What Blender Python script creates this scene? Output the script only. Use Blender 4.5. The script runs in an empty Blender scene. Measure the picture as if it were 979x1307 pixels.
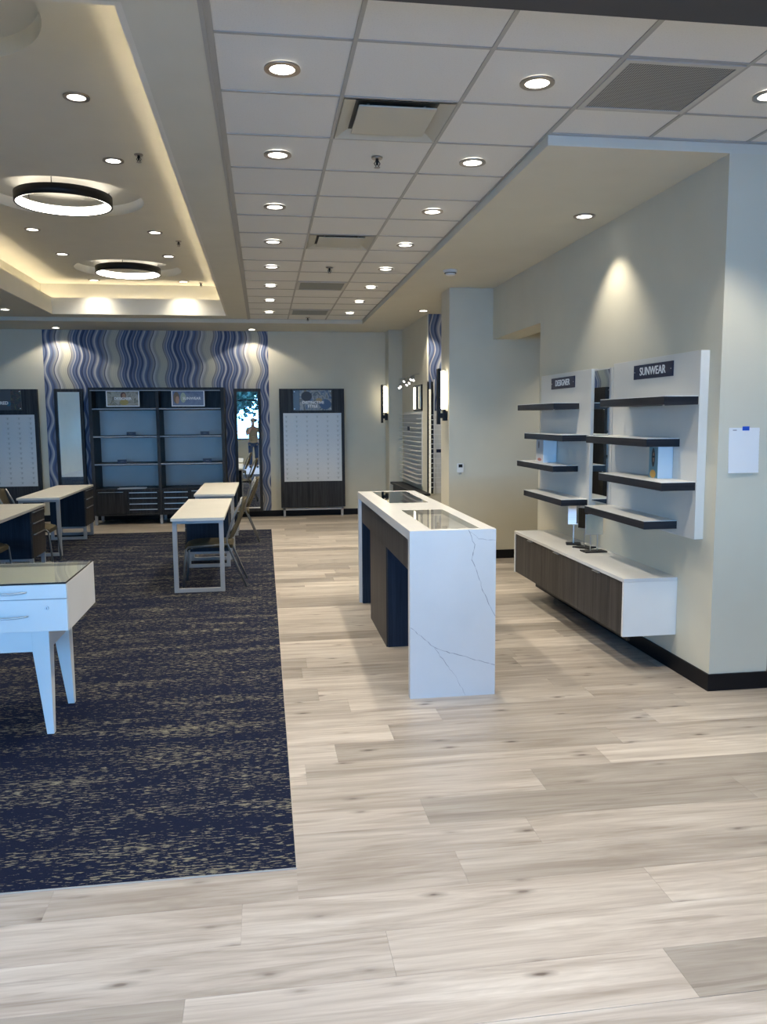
import bpy, bmesh, math, random
from mathutils import Vector, Matrix

random.seed(7)
S = bpy.context.scene
COL = S.collection
PI = math.pi

# ------------------------------------------------------------------ camera
H = 1.7265                      # camera height
ZC = 3.324                      # tiled ceiling level
ZS = 3.264                      # lowered soffit level
F, YAW, PITCH, ROLL = 1033.59, 0.14554, -0.11453, -0.00693
cam_d = bpy.data.cameras.new('camera')
cam = bpy.data.objects.new('camera', cam_d); COL.objects.link(cam)
cy_, sy_, cp_, sp_ = math.cos(YAW), math.sin(YAW), math.cos(PITCH), math.sin(PITCH)
fw = Vector((sy_*cp_, cy_*cp_, sp_)); rt = Vector((cy_, -sy_, 0)); up = rt.cross(fw)
cr_, sr_ = math.cos(ROLL), math.sin(ROLL)
r2 = rt*cr_ + up*sr_; u2 = -rt*sr_ + up*cr_
M = Matrix.Identity(4)
for i in range(3):
    M[i][0], M[i][1], M[i][2] = r2[i], u2[i], -fw[i]
M.translation = (0, 0, H)
cam.matrix_world = M
cam_d.sensor_fit = 'HORIZONTAL'; cam_d.sensor_width = 36.0
cam_d.lens = F/979*36
cam_d.clip_start = 0.02; cam_d.clip_end = 300
S.camera = cam

# ------------------------------------------------------------------ colour management and sampling
S.view_settings.view_transform = 'Standard'
S.view_settings.look = 'None'
S.view_settings.gamma = 1.0
S.view_settings.exposure = 0.0
try: S.view_settings.use_curve_mapping = False
except Exception: pass
S.cycles.use_denoising = True
S.cycles.max_bounces = 8
S.cycles.diffuse_bounces = 5
S.cycles.glossy_bounces = 4
S.cycles.transparent_max_bounces = 8
S.cycles.caustics_reflective = False
S.cycles.caustics_refractive = False
S.cycles.sample_clamp_indirect = 6.0

# ------------------------------------------------------------------ sky and daylight
W = bpy.data.worlds.new('daylight_sky'); S.world = W; W.use_nodes = True
wn = W.node_tree.nodes; wl = W.node_tree.links; wn.clear()
wo = wn.new('ShaderNodeOutputWorld'); wb = wn.new('ShaderNodeBackground')
wr = wn.new('ShaderNodeValToRGB'); ws = wn.new('ShaderNodeSeparateXYZ'); wt = wn.new('ShaderNodeTexCoord')
wr.color_ramp.elements[0].position = 0.0; wr.color_ramp.elements[0].color = (0.20, 0.52, 1.0, 1)
wr.color_ramp.elements[1].position = 0.8; wr.color_ramp.elements[1].color = (0.16, 0.42, 1.0, 1)
wl.new(wt.outputs['Generated'], ws.inputs[0]); wl.new(ws.outputs['Z'], wr.inputs[0])
wl.new(wr.outputs[0], wb.inputs['Color']); wb.inputs['Strength'].default_value = 29.0
wl.new(wb.outputs[0], wo.inputs['Surface'])

def portal(x, y, z, sx, sz):
    d = bpy.data.lights.new('window_portal', 'AREA'); d.shape = 'RECTANGLE'; d.size = sx; d.size_y = sz
    d.cycles.is_portal = True
    o = bpy.data.objects.new('window_portal', d); COL.objects.link(o)
    o.location = (x, y, z); o.rotation_euler = (PI/2, 0, 0)     # -Z of the light looks into the room (+Y)
WIN = (-6.6, 3.6, 0.95, 3.05)      # storefront glazing behind the camera, x0 x1 z0 z1
WY = -3.2
portal((WIN[0]+WIN[1])/2, WY-0.02, (WIN[2]+WIN[3])/2, WIN[1]-WIN[0], WIN[3]-WIN[2])
WARM = (1.0, 0.90, 0.73)
SPOT_W = 80.0

# ------------------------------------------------------------------ mesh helpers
def box(bm, x0, x1, y0, y1, z0, z1):
    v = [bm.verts.new(c) for c in ((x0,y0,z0),(x1,y0,z0),(x1,y1,z0),(x0,y1,z0),(x0,y0,z1),(x1,y0,z1),(x1,y1,z1),(x0,y1,z1))]
    for f in ((3,2,1,0),(4,5,6,7),(0,1,5,4),(1,2,6,5),(2,3,7,6),(3,0,4,7)):
        bm.faces.new([v[i] for i in f])
    return v
def quad(bm, *c):
    bm.faces.new([bm.verts.new(p) for p in c])
def cyl(bm, p0, p1, r0, r1=None, n=20, caps=True):
    r1 = r0 if r1 is None else r1
    p0 = Vector(p0); p1 = Vector(p1); d = (p1-p0).normalized()
    a = d.orthogonal().normalized(); b = d.cross(a)
    A = []; B = []
    for i in range(n):
        t = 2*PI*i/n; o = a*math.cos(t)+b*math.sin(t)
        A.append(bm.verts.new(p0+o*r0)); B.append(bm.verts.new(p1+o*r1))
    for i in range(n):
        f = bm.faces.new((A[i], A[(i+1)%n], B[(i+1)%n], B[i])); f.smooth = True
    if caps:
        bm.faces.new(A[::-1]); bm.faces.new(B)
def tube(bm, pts, r, n=10):
    pts = [Vector(p) for p in pts]; rings = []
    for i, p in enumerate(pts):
        d = (pts[min(i+1, len(pts)-1)] - pts[max(i-1, 0)]).normalized()
        ref = Vector((0,0,1)) if abs(d.z) < 0.95 else Vector((0,1,0))
        a = d.cross(ref).normalized(); b = d.cross(a)
        rings.append([bm.verts.new(p + a*r*math.cos(2*PI*k/n) + b*r*math.sin(2*PI*k/n)) for k in range(n)])
    for i in range(len(rings)-1):
        for k in range(n):
            f = bm.faces.new((rings[i][k], rings[i][(k+1)%n], rings[i+1][(k+1)%n], rings[i+1][k])); f.smooth = True
    bm.faces.new(rings[0][::-1]); bm.faces.new(rings[-1])
def ring(bm, c, ri, ro, z0, z1, n=48, top=True):
    """annular solid, axis Z"""
    P = []
    for i in range(n):
        t = 2*PI*i/n; co, si = math.cos(t), math.sin(t)
        P.append([bm.verts.new((c[0]+ri*co, c[1]+ri*si, z0)), bm.verts.new((c[0]+ro*co, c[1]+ro*si, z0)),
                  bm.verts.new((c[0]+ro*co, c[1]+ro*si, z1)), bm.verts.new((c[0]+ri*co, c[1]+ri*si, z1))])
    for i in range(n):
        a, b = P[i], P[(i+1)%n]
        for k in range(4):
            f = bm.faces.new((a[k], a[(k+1)%4], b[(k+1)%4], b[k])); f.smooth = (k in (1, 3))
def obj(name, bm, mat, parent=None, bevel=0, label=None, kind=None):
    """links bm as ONE object; geometry given in world space, stored relative to its root"""
    root = parent
    while root is not None and root.parent is not None: root = root.parent
    if root is not None:
        off = root.matrix_basis.inverted()
        bmesh.ops.transform(bm, matrix=off, verts=bm.verts)
    bmesh.ops.recalc_face_normals(bm, faces=bm.faces)
    me = bpy.data.meshes.new(name); bm.to_mesh(me); bm.free()
    for m in (mat if isinstance(mat, (list, tuple)) else [mat]): me.materials.append(m)
    o = bpy.data.objects.new(name, me); COL.objects.link(o)
    if parent is not None: o.parent = parent
    if bevel:
        b = o.modifiers.new('bevel', 'BEVEL'); b.width = bevel; b.segments = 2; b.limit_method = 'ANGLE'; b.harden_normals = False
    if label: o['label'] = label
    if kind: o['kind'] = kind
    return o
def B(name, mat, parent, *boxes, **kw):
    bm = bmesh.new()
    for b in boxes: box(bm, *b)
    return obj(name, bm, mat, parent, **kw)
def thing(name, label, cat, loc=(0,0,0), rot=(0,0,0), group=None):
    o = bpy.data.objects.new(name, None); COL.objects.link(o)
    o.empty_display_size = 0.1
    o.matrix_basis = Matrix.Translation(loc) @ Matrix.Rotation(rot[2], 4, 'Z') @ Matrix.Rotation(rot[0], 4, 'X')
    o['label'] = label; o['category'] = cat
    if group: o['group'] = group
    return o
def tag(o, label, cat, group=None):
    o['label'] = label; o['category'] = cat
    if group: o['group'] = group
    return o
def struct(name, bm, mat, parent=None):
    o = obj(name, bm, mat, parent)
    if parent is None: o['kind'] = 'structure'
    return o
def SB(name, mat, *boxes, parent=None):
    bm = bmesh.new()
    for b in boxes: box(bm, *b)
    return struct(name, bm, mat, parent)
KIDS = {}
def kids(o): return [c for c in bpy.data.objects if c.parent is o]
def dup(root, loc, rotz, label):
    """copy a thing with its parts and their sub-parts; meshes are shared"""
    r = root.copy(); COL.objects.link(r)
    r.matrix_basis = Matrix.Translation(loc) @ Matrix.Rotation(rotz, 4, 'Z')
    r['label'] = label
    for c in kids(root):
        d = c.copy(); COL.objects.link(d); d.parent = r
        for g in kids(c):
            e = g.copy(); COL.objects.link(e); e.parent = d
    return r
ORD = ['nearest to the camera', 'second from the camera', 'third from the camera', 'fourth from the camera', 'fifth from the camera',
       'sixth from the camera', 'seventh from the camera', 'eighth and farthest']

# ------------------------------------------------------------------ materials
class NT:
    def __init__(s, name):
        s.m = bpy.data.materials.new(name); s.m.use_nodes = True
        s.n = s.m.node_tree.nodes; s.l = s.m.node_tree.links
        s.b = s.n['Principled BSDF']; s.o = s.n['Material Output']
    def add(s, t, **k):
        x = s.n.new(t)
        for a, v in k.items(): setattr(x, a, v)
        return x
    def link(s, a, b): s.l.new(a, b)
    def math(s, op, a, b=None, c=None):
        x = s.n.new('ShaderNodeMath'); x.operation = op
        for i, v in enumerate((a, b, c)):
            if v is None: continue
            if isinstance(v, (int, float)): x.inputs[i].default_value = v
            else: s.l.new(v, x.inputs[i])
        return x.outputs[0]
    def coords(s, scale=(1,1,1), kind='Object', loc=(0,0,0)):
        t = s.n.new('ShaderNodeTexCoord'); m = s.n.new('ShaderNodeMapping')
        m.inputs['Scale'].default_value = scale; m.inputs['Location'].default_value = loc
        s.l.new(t.outputs[kind], m.inputs[0]); return m.outputs[0]
    def noise(s, vec, scale, detail=3, rough=0.5, dist=0.0):
        x = s.n.new('ShaderNodeTexNoise'); x.inputs['Scale'].default_value = scale
        x.inputs['Detail'].default_value = detail; x.inputs['Roughness'].default_value = rough; x.inputs['Distortion'].default_value = dist
        s.l.new(vec, x.inputs['Vector']); return x.outputs['Fac']
    def ramp(s, fac, stops, interp='LINEAR'):
        x = s.n.new('ShaderNodeValToRGB'); x.color_ramp.interpolation = interp
        e = x.color_ramp.elements
        while len(e) < len(stops): e.new(0.5)
        for i, (p, c) in enumerate(stops):
            e[i].position = p; e[i].color = (*c, 1) if len(c) == 3 else c
        s.l.new(fac, x.inputs[0]); return x.outputs[0]
    def mix(s, fac, a, b, blend='MIX'):
        x = s.n.new('ShaderNodeMix'); x.data_type = 'RGBA'; x.blend_type = blend
        for sock, v in ((x.inputs[0], fac), (x.inputs[6], a), (x.inputs[7], b)):
            if isinstance(v, (int, float)): sock.default_value = v
            elif isinstance(v, tuple): sock.default_value = (*v, 1)
            else: s.l.new(v, sock)
        return x.outputs[2]
    def bump(s, h, strength=0.2, dist=0.01):
        x = s.n.new('ShaderNodeBump'); x.inputs['Strength'].default_value = strength; x.inputs['Distance'].default_value = dist
        s.l.new(h, x.inputs['Height']); s.l.new(x.outputs[0], s.b.inputs['Normal'])
def plain(name, col, rough=0.5, metal=0.0, var=0.0, spec=0.5, bump=0.0, bscale=200):
    t = NT(name); t.b.inputs['Roughness'].default_value = rough; t.b.inputs['Metallic'].default_value = metal
    t.b.inputs['Specular IOR Level'].default_value = spec
    t.b.inputs['Base Color'].default_value = (*col, 1)
    v = t.coords()
    n = t.noise(v, 3.0, 2)
    lo = tuple(max(0, c*(1-var)) for c in col); hi = tuple(min(1, c*(1+var)) for c in col)
    t.link(t.ramp(n, [(0.3, lo), (0.7, hi)]), t.b.inputs['Base Color'])
    if bump: t.bump(t.noise(v, bscale, 2), bump, 0.002)
    return t.m
def emit(name, col, s):
    t = NT(name); t.b.inputs['Base Color'].default_value = (*col, 1)
    t.b.inputs['Emission Color'].default_value = (*col, 1); t.b.inputs['Emission Strength'].default_value = s
    return t.m
def wood(name, a, b, axis='Z', scale=1.0, rough=0.5):
    """fine straight grained laminate, grain along axis"""
    t = NT(name)
    sc = {'Z': (38, 38, 1.6), 'X': (1.6, 38, 38), 'Y': (38, 1.6, 38)}[axis]
    v = t.coords(tuple(c*scale for c in sc))
    n1 = t.noise(v, 1.0, 5, 0.65, 0.3)
    sc2 = {'Z': (7, 7, .35), 'X': (.35, 7, 7), 'Y': (7, .35, 7)}[axis]
    n2 = t.noise(t.coords(sc2), 1.0, 2)
    f = t.math('ADD', t.math('MULTIPLY', n1, 0.7), t.math('MULTIPLY', n2, 0.3))
    t.link(t.ramp(f, [(0.36, a), (0.62, b)]), t.b.inputs['Base Color'])
    t.b.inputs['Roughness'].default_value = rough; t.b.inputs['Specular IOR Level'].default_value = 0.22
    t.bump(n1, 0.12, 0.001)
    return t.m

m_wall = plain('wall_paint', (0.64, 0.612, 0.50), 0.85, var=0.02, bump=0.05, bscale=350)
m_soffit = plain('ceiling_paint', (0.64, 0.625, 0.54), 0.9, var=0.02, bump=0.05, bscale=300)
m_tray = plain('tray_paint', (0.74, 0.72, 0.64), 0.9, var=0.02)
m_tee = plain('painted_steel_tee', (0.40, 0.395, 0.37), 0.6)
m_black_base = plain('black_vinyl_base', (0.005, 0.005, 0.007), 0.5, var=0.1, spec=0.25)
m_white = plain('white_laminate', (0.80, 0.80, 0.78), 0.38, var=0.02)
m_desktop = plain('cream_white_laminate', (0.66, 0.635, 0.575), 0.42, var=0.03)
m_metal = plain('silver_powder_coat', (0.40, 0.415, 0.44), 0.4, metal=0.1, var=0.05)
m_chrome = plain('brushed_steel', (0.62, 0.62, 0.62), 0.38, metal=1.0, var=0.05)
m_edge = plain('aluminium_edge', (0.30, 0.31, 0.32), 0.5, metal=0.3)
m_nickel = plain('satin_nickel', (0.42, 0.37, 0.32), 0.32, metal=0.9, var=0.05)
m_black = plain('black_metal', (0.007, 0.007, 0.008), 0.45, var=0.1, spec=0.3)
m_dark = wood('charcoal_woodgrain', (0.012, 0.013, 0.016), (0.042, 0.043, 0.047))
m_daytintw = wood('daylight_tinted_woodgrain', (0.006, 0.012, 0.026), (0.016, 0.028, 0.052))  # dark woodgrain with the window's blue daylight mixed into its colour
m_taupe = wood('taupe_woodgrain', (0.030, 0.0265, 0.025), (0.075, 0.067, 0.062))
m_shelf_edge = wood('charcoal_shelf_edge', (0.010, 0.011, 0.015), (0.030, 0.031, 0.037), axis='Y')
m_shelf_face = wood('charcoal_shelf_face', (0.010, 0.011, 0.015), (0.030, 0.031, 0.037), axis='X')
m_navy = plain('navy_sign_vinyl', (0.006, 0.009, 0.036), 0.45, var=0.05)
m_letter = plain('white_lettering', (0.85, 0.85, 0.85), 0.5)
m_backpanel = plain('pale_grey_back_panel', (0.68, 0.67, 0.66), 0.6, var=0.03)
m_pegpanel = plain('white_acrylic_panel', (0.62, 0.63, 0.63), 0.35, var=0.02)
m_peg = plain('clear_plastic_peg', (0.50, 0.51, 0.50), 0.25, var=0.05)
m_tubesteel = plain('grey_tube_steel', (0.20, 0.21, 0.22), 0.35, metal=0.6, var=0.05)
m_olive = plain('olive_fabric', (0.085, 0.070, 0.040), 0.95, var=0.12, bump=0.4, bscale=500)
m_lens = emit('downlight_lens', (1.0, 0.95, 0.86), 7.0)
m_tube = emit('lit_diffuser', (1.0, 0.90, 0.70), 7.0)
m_cove = emit('cove_led_strip', (1.0, 0.84, 0.58), 26.0)
m_ringled = emit('ring_led', (1.0, 0.93, 0.82), 5.5)
m_paper = plain('white_paper', (0.82, 0.83, 0.85), 0.7, var=0.01)
m_tape = plain('blue_painters_tape', (0.01, 0.08, 0.52), 0.6)
m_frost = plain('frosted_acrylic', (0.66, 0.74, 0.80), 0.2)
m_grille = None

def mirror_mat():
    t = NT('mirror_glass'); t.b.inputs['Base Color'].default_value = (0.86, 0.90, 0.90, 1)
    t.b.inputs['Metallic'].default_value = 1.0; t.b.inputs['Roughness'].default_value = 0.01
    return t.m
m_mirror = mirror_mat()
def pane_mat(name, tint=(0.9,0.95,0.95), ior=1.45):
    t = NT(name); t.n.remove(t.b)
    tr = t.add('ShaderNodeBsdfTransparent'); gl = t.add('ShaderNodeBsdfGlossy'); fr = t.add('ShaderNodeFresnel'); mx = t.add('ShaderNodeMixShader')
    tr.inputs[0].default_value = (*tint, 1); gl.inputs['Roughness'].default_value = 0.02; fr.inputs[0].default_value = ior
    t.link(fr.outputs[0], mx.inputs[0]); t.link(tr.outputs[0], mx.inputs[1]); t.link(gl.outputs[0], mx.inputs[2]); t.link(mx.outputs[0], t.o.inputs[0])
    return t.m
m_pane = pane_mat('window_glass'); m_glass = pane_mat('tabletop_glass', (0.97, 0.99, 0.98), 1.62)

def tile_mat():
    t = NT('mineral_ceiling_tile'); v = t.coords(kind='Object')
    n = t.noise(v, 140, 4, 0.7)
    t.link(t.ramp(n, [(0.28, (0.56,0.555,0.53)), (0.40, (0.74,0.735,0.70)), (0.8, (0.78,0.775,0.745))]), t.b.inputs['Base Color'])
    t.b.inputs['Roughness'].default_value = 0.95; t.bump(n, 0.3, 0.002)
    return t.m
m_tile = tile_mat()

def plank_mat():
    t = NT('limed_oak_plank'); t.b.inputs['Roughness'].default_value = 0.36
    oi = t.add('ShaderNodeObjectInfo'); tc = t.add('ShaderNodeTexCoord')
    off = t.add('ShaderNodeVectorMath', operation='SCALE'); off.inputs[3].default_value = 37.0
    cmb = t.add('ShaderNodeCombineXYZ')
    for i in range(3): t.link(oi.outputs['Random'], cmb.inputs[i])
    t.link(cmb.outputs[0], off.inputs[0])
    ad = t.add('ShaderNodeVectorMath', operation='ADD'); t.link(tc.outputs['Object'], ad.inputs[0]); t.link(off.outputs[0], ad.inputs[1])
    def mp(sc):
        m = t.add('ShaderNodeMapping'); m.inputs['Scale'].default_value = sc; t.link(ad.outputs[0], m.inputs[0]); return m.outputs[0]
    fine = t.noise(mp((2.2, 60, 1)), 1.0, 6, 0.7, 0.2)
    broad = t.noise(mp((1.1, 11, 1)), 1.0, 4, 0.6, 0.8)
    streak = t.noise(mp((1.6, 30, 1)), 1.0, 3, 0.6, 0.6)
    base = t.ramp(broad, [(0.30, (0.36,0.31,0.265)), (0.52, (0.53,0.475,0.42)), (0.75, (0.68,0.63,0.57))])
    c = t.mix(t.math('MULTIPLY', t.ramp(fine, [(0.35,(1,1,1)), (0.55,(0,0,0))]), 0.32), base, (0.27,0.22,0.18))
    c = t.mix(t.math('MULTIPLY', t.ramp(streak, [(0.58,(0,0,0)), (0.70,(1,1,1))]), 0.50), c, (0.24,0.19,0.155))
    # knots: sparse stretched cells
    vo = t.add('ShaderNodeTexVoronoi'); vo.voronoi_dimensions = '2D'; vo.inputs['Scale'].default_value = 1.0; t.link(mp((2.6, 8.0, 1)), vo.inputs['Vector'])
    d = vo.outputs['Distance']
    sel = t.add('ShaderNodeSeparateColor'); t.link(vo.outputs['Color'], sel.inputs[0])
    pick = t.math('MULTIPLY', t.math('GREATER_THAN', sel.outputs[0], 0.66), t.math('ADD', 0.5, sel.outputs[1]))
    wob = t.math('ADD', d, t.math('MULTIPLY', t.noise(mp((14, 40, 1)), 1.0, 2), 0.10))
    kn = t.math('MULTIPLY', t.ramp(wob, [(0.075,(1,1,1)), (0.12,(0.45,0.45,0.45)), (0.22,(0,0,0))]), pick)
    c = t.mix(t.math('MULTIPLY', kn, 0.75), c, (0.13,0.10,0.085))
    # every plank its own tone, given by the object's colour
    c = t.mix(1.0, c, oi.outputs['Color'], 'MULTIPLY')
    t.link(c, t.b.inputs['Base Color']); t.bump(fine, 0.08, 0.001)
    return t.m
m_plank = plank_mat()
m_joint = plain('plank_joint', (0.26, 0.22, 0.19), 0.8)

def carpet_mat():
    t = NT('navy_flecked_carpet'); t.b.inputs['Roughness'].default_value = 1.0; t.b.inputs['Specular IOR Level'].default_value = 0.1
    a = t.noise(t.coords((20, 105, 1)), 1.0, 3, 0.62)
    b = t.noise(t.coords((1.3, 7.0, 1)), 1.0, 3, 0.6)
    e = t.noise(t.coords((60, 220, 1)), 1.0, 2)
    f = t.math('ADD', a, t.math('MULTIPLY', t.math('SUBTRACT', b, 0.5), 0.40))
    f = t.math('ADD', f, t.math('MULTIPLY', t.math('SUBTRACT', e, 0.5), 0.20))
    k = t.ramp(f, [(0.580, (0,0,0)), (0.610, (1,1,1))])
    navy = t.mix(e, (0.005,0.008,0.023), (0.014,0.019,0.045))
    c = t.mix(k, navy, (0.215,0.20,0.15))
    t.link(c, t.b.inputs['Base Color']); t.bump(t.noise(t.coords((260,260,260)), 1.0, 2), 0.5, 0.004)
    return t.m
m_carpet = carpet_mat()

def wallpaper_mat(name, use='X'):
    t = NT(name); t.b.inputs['Roughness'].default_value = 0.6
    tc = t.add('ShaderNodeTexCoord'); sp = t.add('ShaderNodeSeparateXYZ'); t.link(tc.outputs['Object'], sp.inputs[0])
    x, z = sp.outputs[0], sp.outputs[2]
    n = t.noise(t.coords((1.2, 1.0, 0.25)), 1.0, 2)
    ph = t.math('MULTIPLY', x, 0.9)
    w1 = t.math('SINE', t.math('ADD', t.math('MULTIPLY', z, 2*PI/0.56), ph))
    w2 = t.math('SINE', t.math('ADD', t.math('MULTIPLY', z, 2*PI/1.3), t.math('MULTIPLY', x, -1.1)))
    xx = t.math('ADD', x, t.math('ADD', t.math('MULTIPLY', w1, 0.034), t.math('MULTIPLY', w2, 0.016)))
    xx = t.math('ADD', xx, t.math('MULTIPLY', n, 0.10))
    u = t.math('FRACT', t.math('DIVIDE', t.math('ADD', xx, 19.62), 0.79))
    CR=(0.52,0.50,0.40); NV=(0.020,0.034,0.095); BL=(0.060,0.095,0.21); PB=(0.155,0.195,0.30); GR=(0.33,0.325,0.31); LT=(0.58,0.57,0.56); DG=(0.11,0.11,0.15)
    seq=[(0,CR),(.05,CR),(.065,DG),(.08,GR),(.13,PB),(.145,LT),(.16,BL),(.21,PB),(.225,NV),(.24,BL),(.285,LT),(.30,BL),(.35,NV),(.365,PB),(.41,BL),(.43,DG),(.445,LT),(.46,BL),(.51,PB),(.53,NV),(.55,BL),(.61,LT),(.625,PB),(.67,BL),(.69,DG),(.71,PB),(.77,GR),(.79,NV),(.81,LT),(.87,GR),(.93,CR),(1.0,CR)]
    c = t.ramp(u, seq[:32])
    ln = t.math('FRACT', t.math('MULTIPLY', t.math('ADD', xx, t.math('MULTIPLY', w2, 0.01)), 1/0.031))
    c = t.mix(t.math('MULTIPLY', t.ramp(ln, [(0.0,(1,1,1)), (0.14,(0,0,0)), (0.88,(0,0,0)), (1.0,(1,1,1))]), 0.30), c, (0.05,0.06,0.14))
    t.link(c, t.b.inputs['Base Color'])
    return t.m
m_wallpaper = wallpaper_mat('wavy_stripe_wallpaper')

def grille_mat():
    t = NT('perforated_metal'); t.b.inputs['Roughness'].default_value = 0.5
    v = t.coords((1,1,1))
    vo = t.add('ShaderNodeTexVoronoi'); vo.inputs['Scale'].default_value = 85; vo.inputs['Randomness'].default_value = 0.0; t.link(v, vo.inputs['Vector'])
    t.link(t.ramp(vo.outputs['Distance'], [(0.30,(0.03,0.03,0.03)), (0.42,(0.33,0.33,0.32))]), t.b.inputs['Base Color'])
    return t.m
m_grille = grille_mat()
def quartz_mat():
    t = NT('white_quartz'); t.b.inputs['Roughness'].default_value = 0.22
    n = t.noise(t.coords((1.5,1.5,1.5)), 1.0, 5, 0.6)
    t.link(t.ramp(n, [(0.35,(0.66,0.665,0.665)), (0.6,(0.71,0.71,0.71))]), t.b.inputs['Base Color'])
    return t.m
m_quartz = quartz_mat()
m_vein = plain('grey_quartz_vein', (0.36, 0.36, 0.38), 0.3, var=0.3)
def print_mat(name, cols, scale=6, seed=0.0):
    """flat printed photograph: soft colour patches"""
    t = NT(name); t.b.inputs['Roughness'].default_value = 0.4
    n = t.noise(t.coords((scale, scale, scale), loc=(seed, seed*1.7, seed*0.6)), 1.0, 4, 0.55, 1.2)
    st = [(0.30+0.4*i/(len(cols)-1), c) for i, c in enumerate(cols)]
    t.link(t.ramp(n, st), t.b.inputs['Base Color']); return t.m

def text_mesh(s, size, bold=0.0, depth=0.002, align='CENTER', spacing=1.0):
    cu = bpy.data.curves.new('lettering', 'FONT'); cu.body = s; cu.size = size; cu.extrude = depth; cu.offset = bold
    cu.align_x = align; cu.align_y = 'CENTER'; cu.space_character = spacing; cu.resolution_u = 3
    o = bpy.data.objects.new('lettering', cu); COL.objects.link(o)
    dg = bpy.context.evaluated_depsgraph_get(); dg.update()
    me = bpy.data.meshes.new_from_object(o.evaluated_get(dg))
    COL.objects.unlink(o); bpy.data.objects.remove(o)
    return me
def letters(s, size, mtx, parent, mat=None, bold=0.003, name='lettering'):
    bm = bmesh.new(); bm.from_mesh(text_mesh(s, size, bold)); bmesh.ops.transform(bm, matrix=mtx, verts=bm.verts)
    return obj(name, bm, mat or m_letter, parent)
def face_front(x, y, z):   # text plane facing the camera (-Y)
    return Matrix.Translation((x, y, z)) @ Matrix.Rotation(PI/2, 4, 'X')
def face_left(x, y, z):    # text plane on a wall seen from -X, reading towards -Y
    return Matrix.Translation((x, y, z)) @ Matrix.Rotation(-PI/2, 4, 'Z') @ Matrix.Rotation(PI/2, 4, 'X')

# ================================================================== ROOM SHELL
YB = 14.6                       # back wall
# ---- floor: slab with planks laid on it
floor = SB('floor', m_joint, (-7, 6, WY-0.2, 15.2, -0.08, -0.006))
def tone(v, r):
    """v 0 dark taupe .. 1 pale"""
    d = (0.53, 0.52, 0.505); l = (1.08, 1.07, 1.055)
    return tuple(d[i]+(l[i]-d[i])*v + r for i in range(3))
ROWS = {-1: (-0.273, [.55, .95, .35]), 0: (0.37, [.85, .95, .9]), 1: (1.41, [.8, 1.0, .35]), 2: (0.72, [.6, .45, .55]),
        3: (1.088, [.6, .7, 1.0]), 4: (0.667, [.75, .15, .3]), 5: (1.268, [.6, .25, .2]), 6: (0.167, [1.0, .6, .95]),
        7: (0.335, [.85, .3, .6]), 8: (0.66, [1.0, .4, .8]), 9: (0.98, [.7, .45, .6]), 10: (2.0, [.8, .55, .4]), 11: (0.303, [.3, .7, .5])}
PL, PW = 1.525, 0.23
def plank(x0, x1, y0, y1, v):
    bm = bmesh.new()
    cx, cy = (x0+x1)/2, (y0+y1)/2
    box(bm, x0-cx+.0004, x1-cx-.0004, y0-cy+.0004, y1-cy-.0004, -0.006, 0.0)
    me = bpy.data.meshes.new('plank'); bmesh.ops.recalc_face_normals(bm, faces=bm.faces); bm.to_mesh(me); bm.free(); me.materials.append(m_plank)
    o = bpy.data.objects.new('plank', me); COL.objects.link(o); o.parent = floor; o.location = (cx, cy, 0)
    r = random.uniform(-.03, .03); o.color = (*tone(v, r), 1)
rnd = random.Random(3)
r = -1
CX, CY0, CY1 = 0.085, 2.975, 12.83
while True:
    y0 = 2.312 + PW*r; y1 = y0 + PW
    if y0 > 15.0: break
    if r in ROWS: j, tones = ROWS[r]
    else: j, tones = rnd.uniform(0.2, 1.7), [rnd.choice((.15, .35, .5, .6, .8, 1.0)) for _ in range(3)]
    def span(xa, xb, ya, yb):
        k = math.floor((xa-j)/PL)
        while j + k*PL < xb:
            a, b = max(xa, j+k*PL), min(xb, j+(k+1)*PL)
            if b-a > 0.012:
                idx = {-1: 0, 0: 1, 1: 2}.get(k)
                plank(a, b, ya, yb, tones[idx] if idx is not None else rnd.choice((.2, .45, .65, .85)))
            k += 1
    left = -2.9 if r < 3 else -5.6
    xr = 3.9 if y1 < 4.7 else (4.2 if 7.9 < y0 < 10 else 3.0)
    if y1 <= CY0: span(left, xr, y0, y1)
    elif y0 < CY0:                       # row cut along the carpet's front edge
        span(left, CX+.0012, y0, CY0-0.003); span(CX, xr, y0, y1)
    elif y1 <= CY1: span(CX+0.003, xr, y0, y1)
    elif y0 < CY1:
        span(left, CX, CY1+0.003, y1); span(CX+0.003, xr, y0, y1)
    else: span(left, xr, y0, y1)
    r += 1
# the boards behind and beside the camera, not seen: one slab
B('plank_field', m_plank, floor, (-7, 6, WY, 2.08, -0.006, 0.0), (-7, -2.902, 2.08, 2.973, -0.006, 0.0), (3.902, 6, 2.08, 4.62, -0.006, 0.0), kind='stuff')
carpet = B('carpet', m_carpet, None, (-7, CX, CY0, CY1, -0.004, 0.004))
tag(carpet, 'large navy carpet with short cream flecks inset in the plank floor', 'carpet')
trimedge = B('edge_strip', plain('pale_edge_strip', (0.42,0.39,0.34), 0.5), carpet, (CX, CX+0.003, CY0-0.003, CY1+0.003, -0.004, 0.0045), (-7, CX, CY0-0.003, CY0, -0.004, 0.0045))

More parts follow.
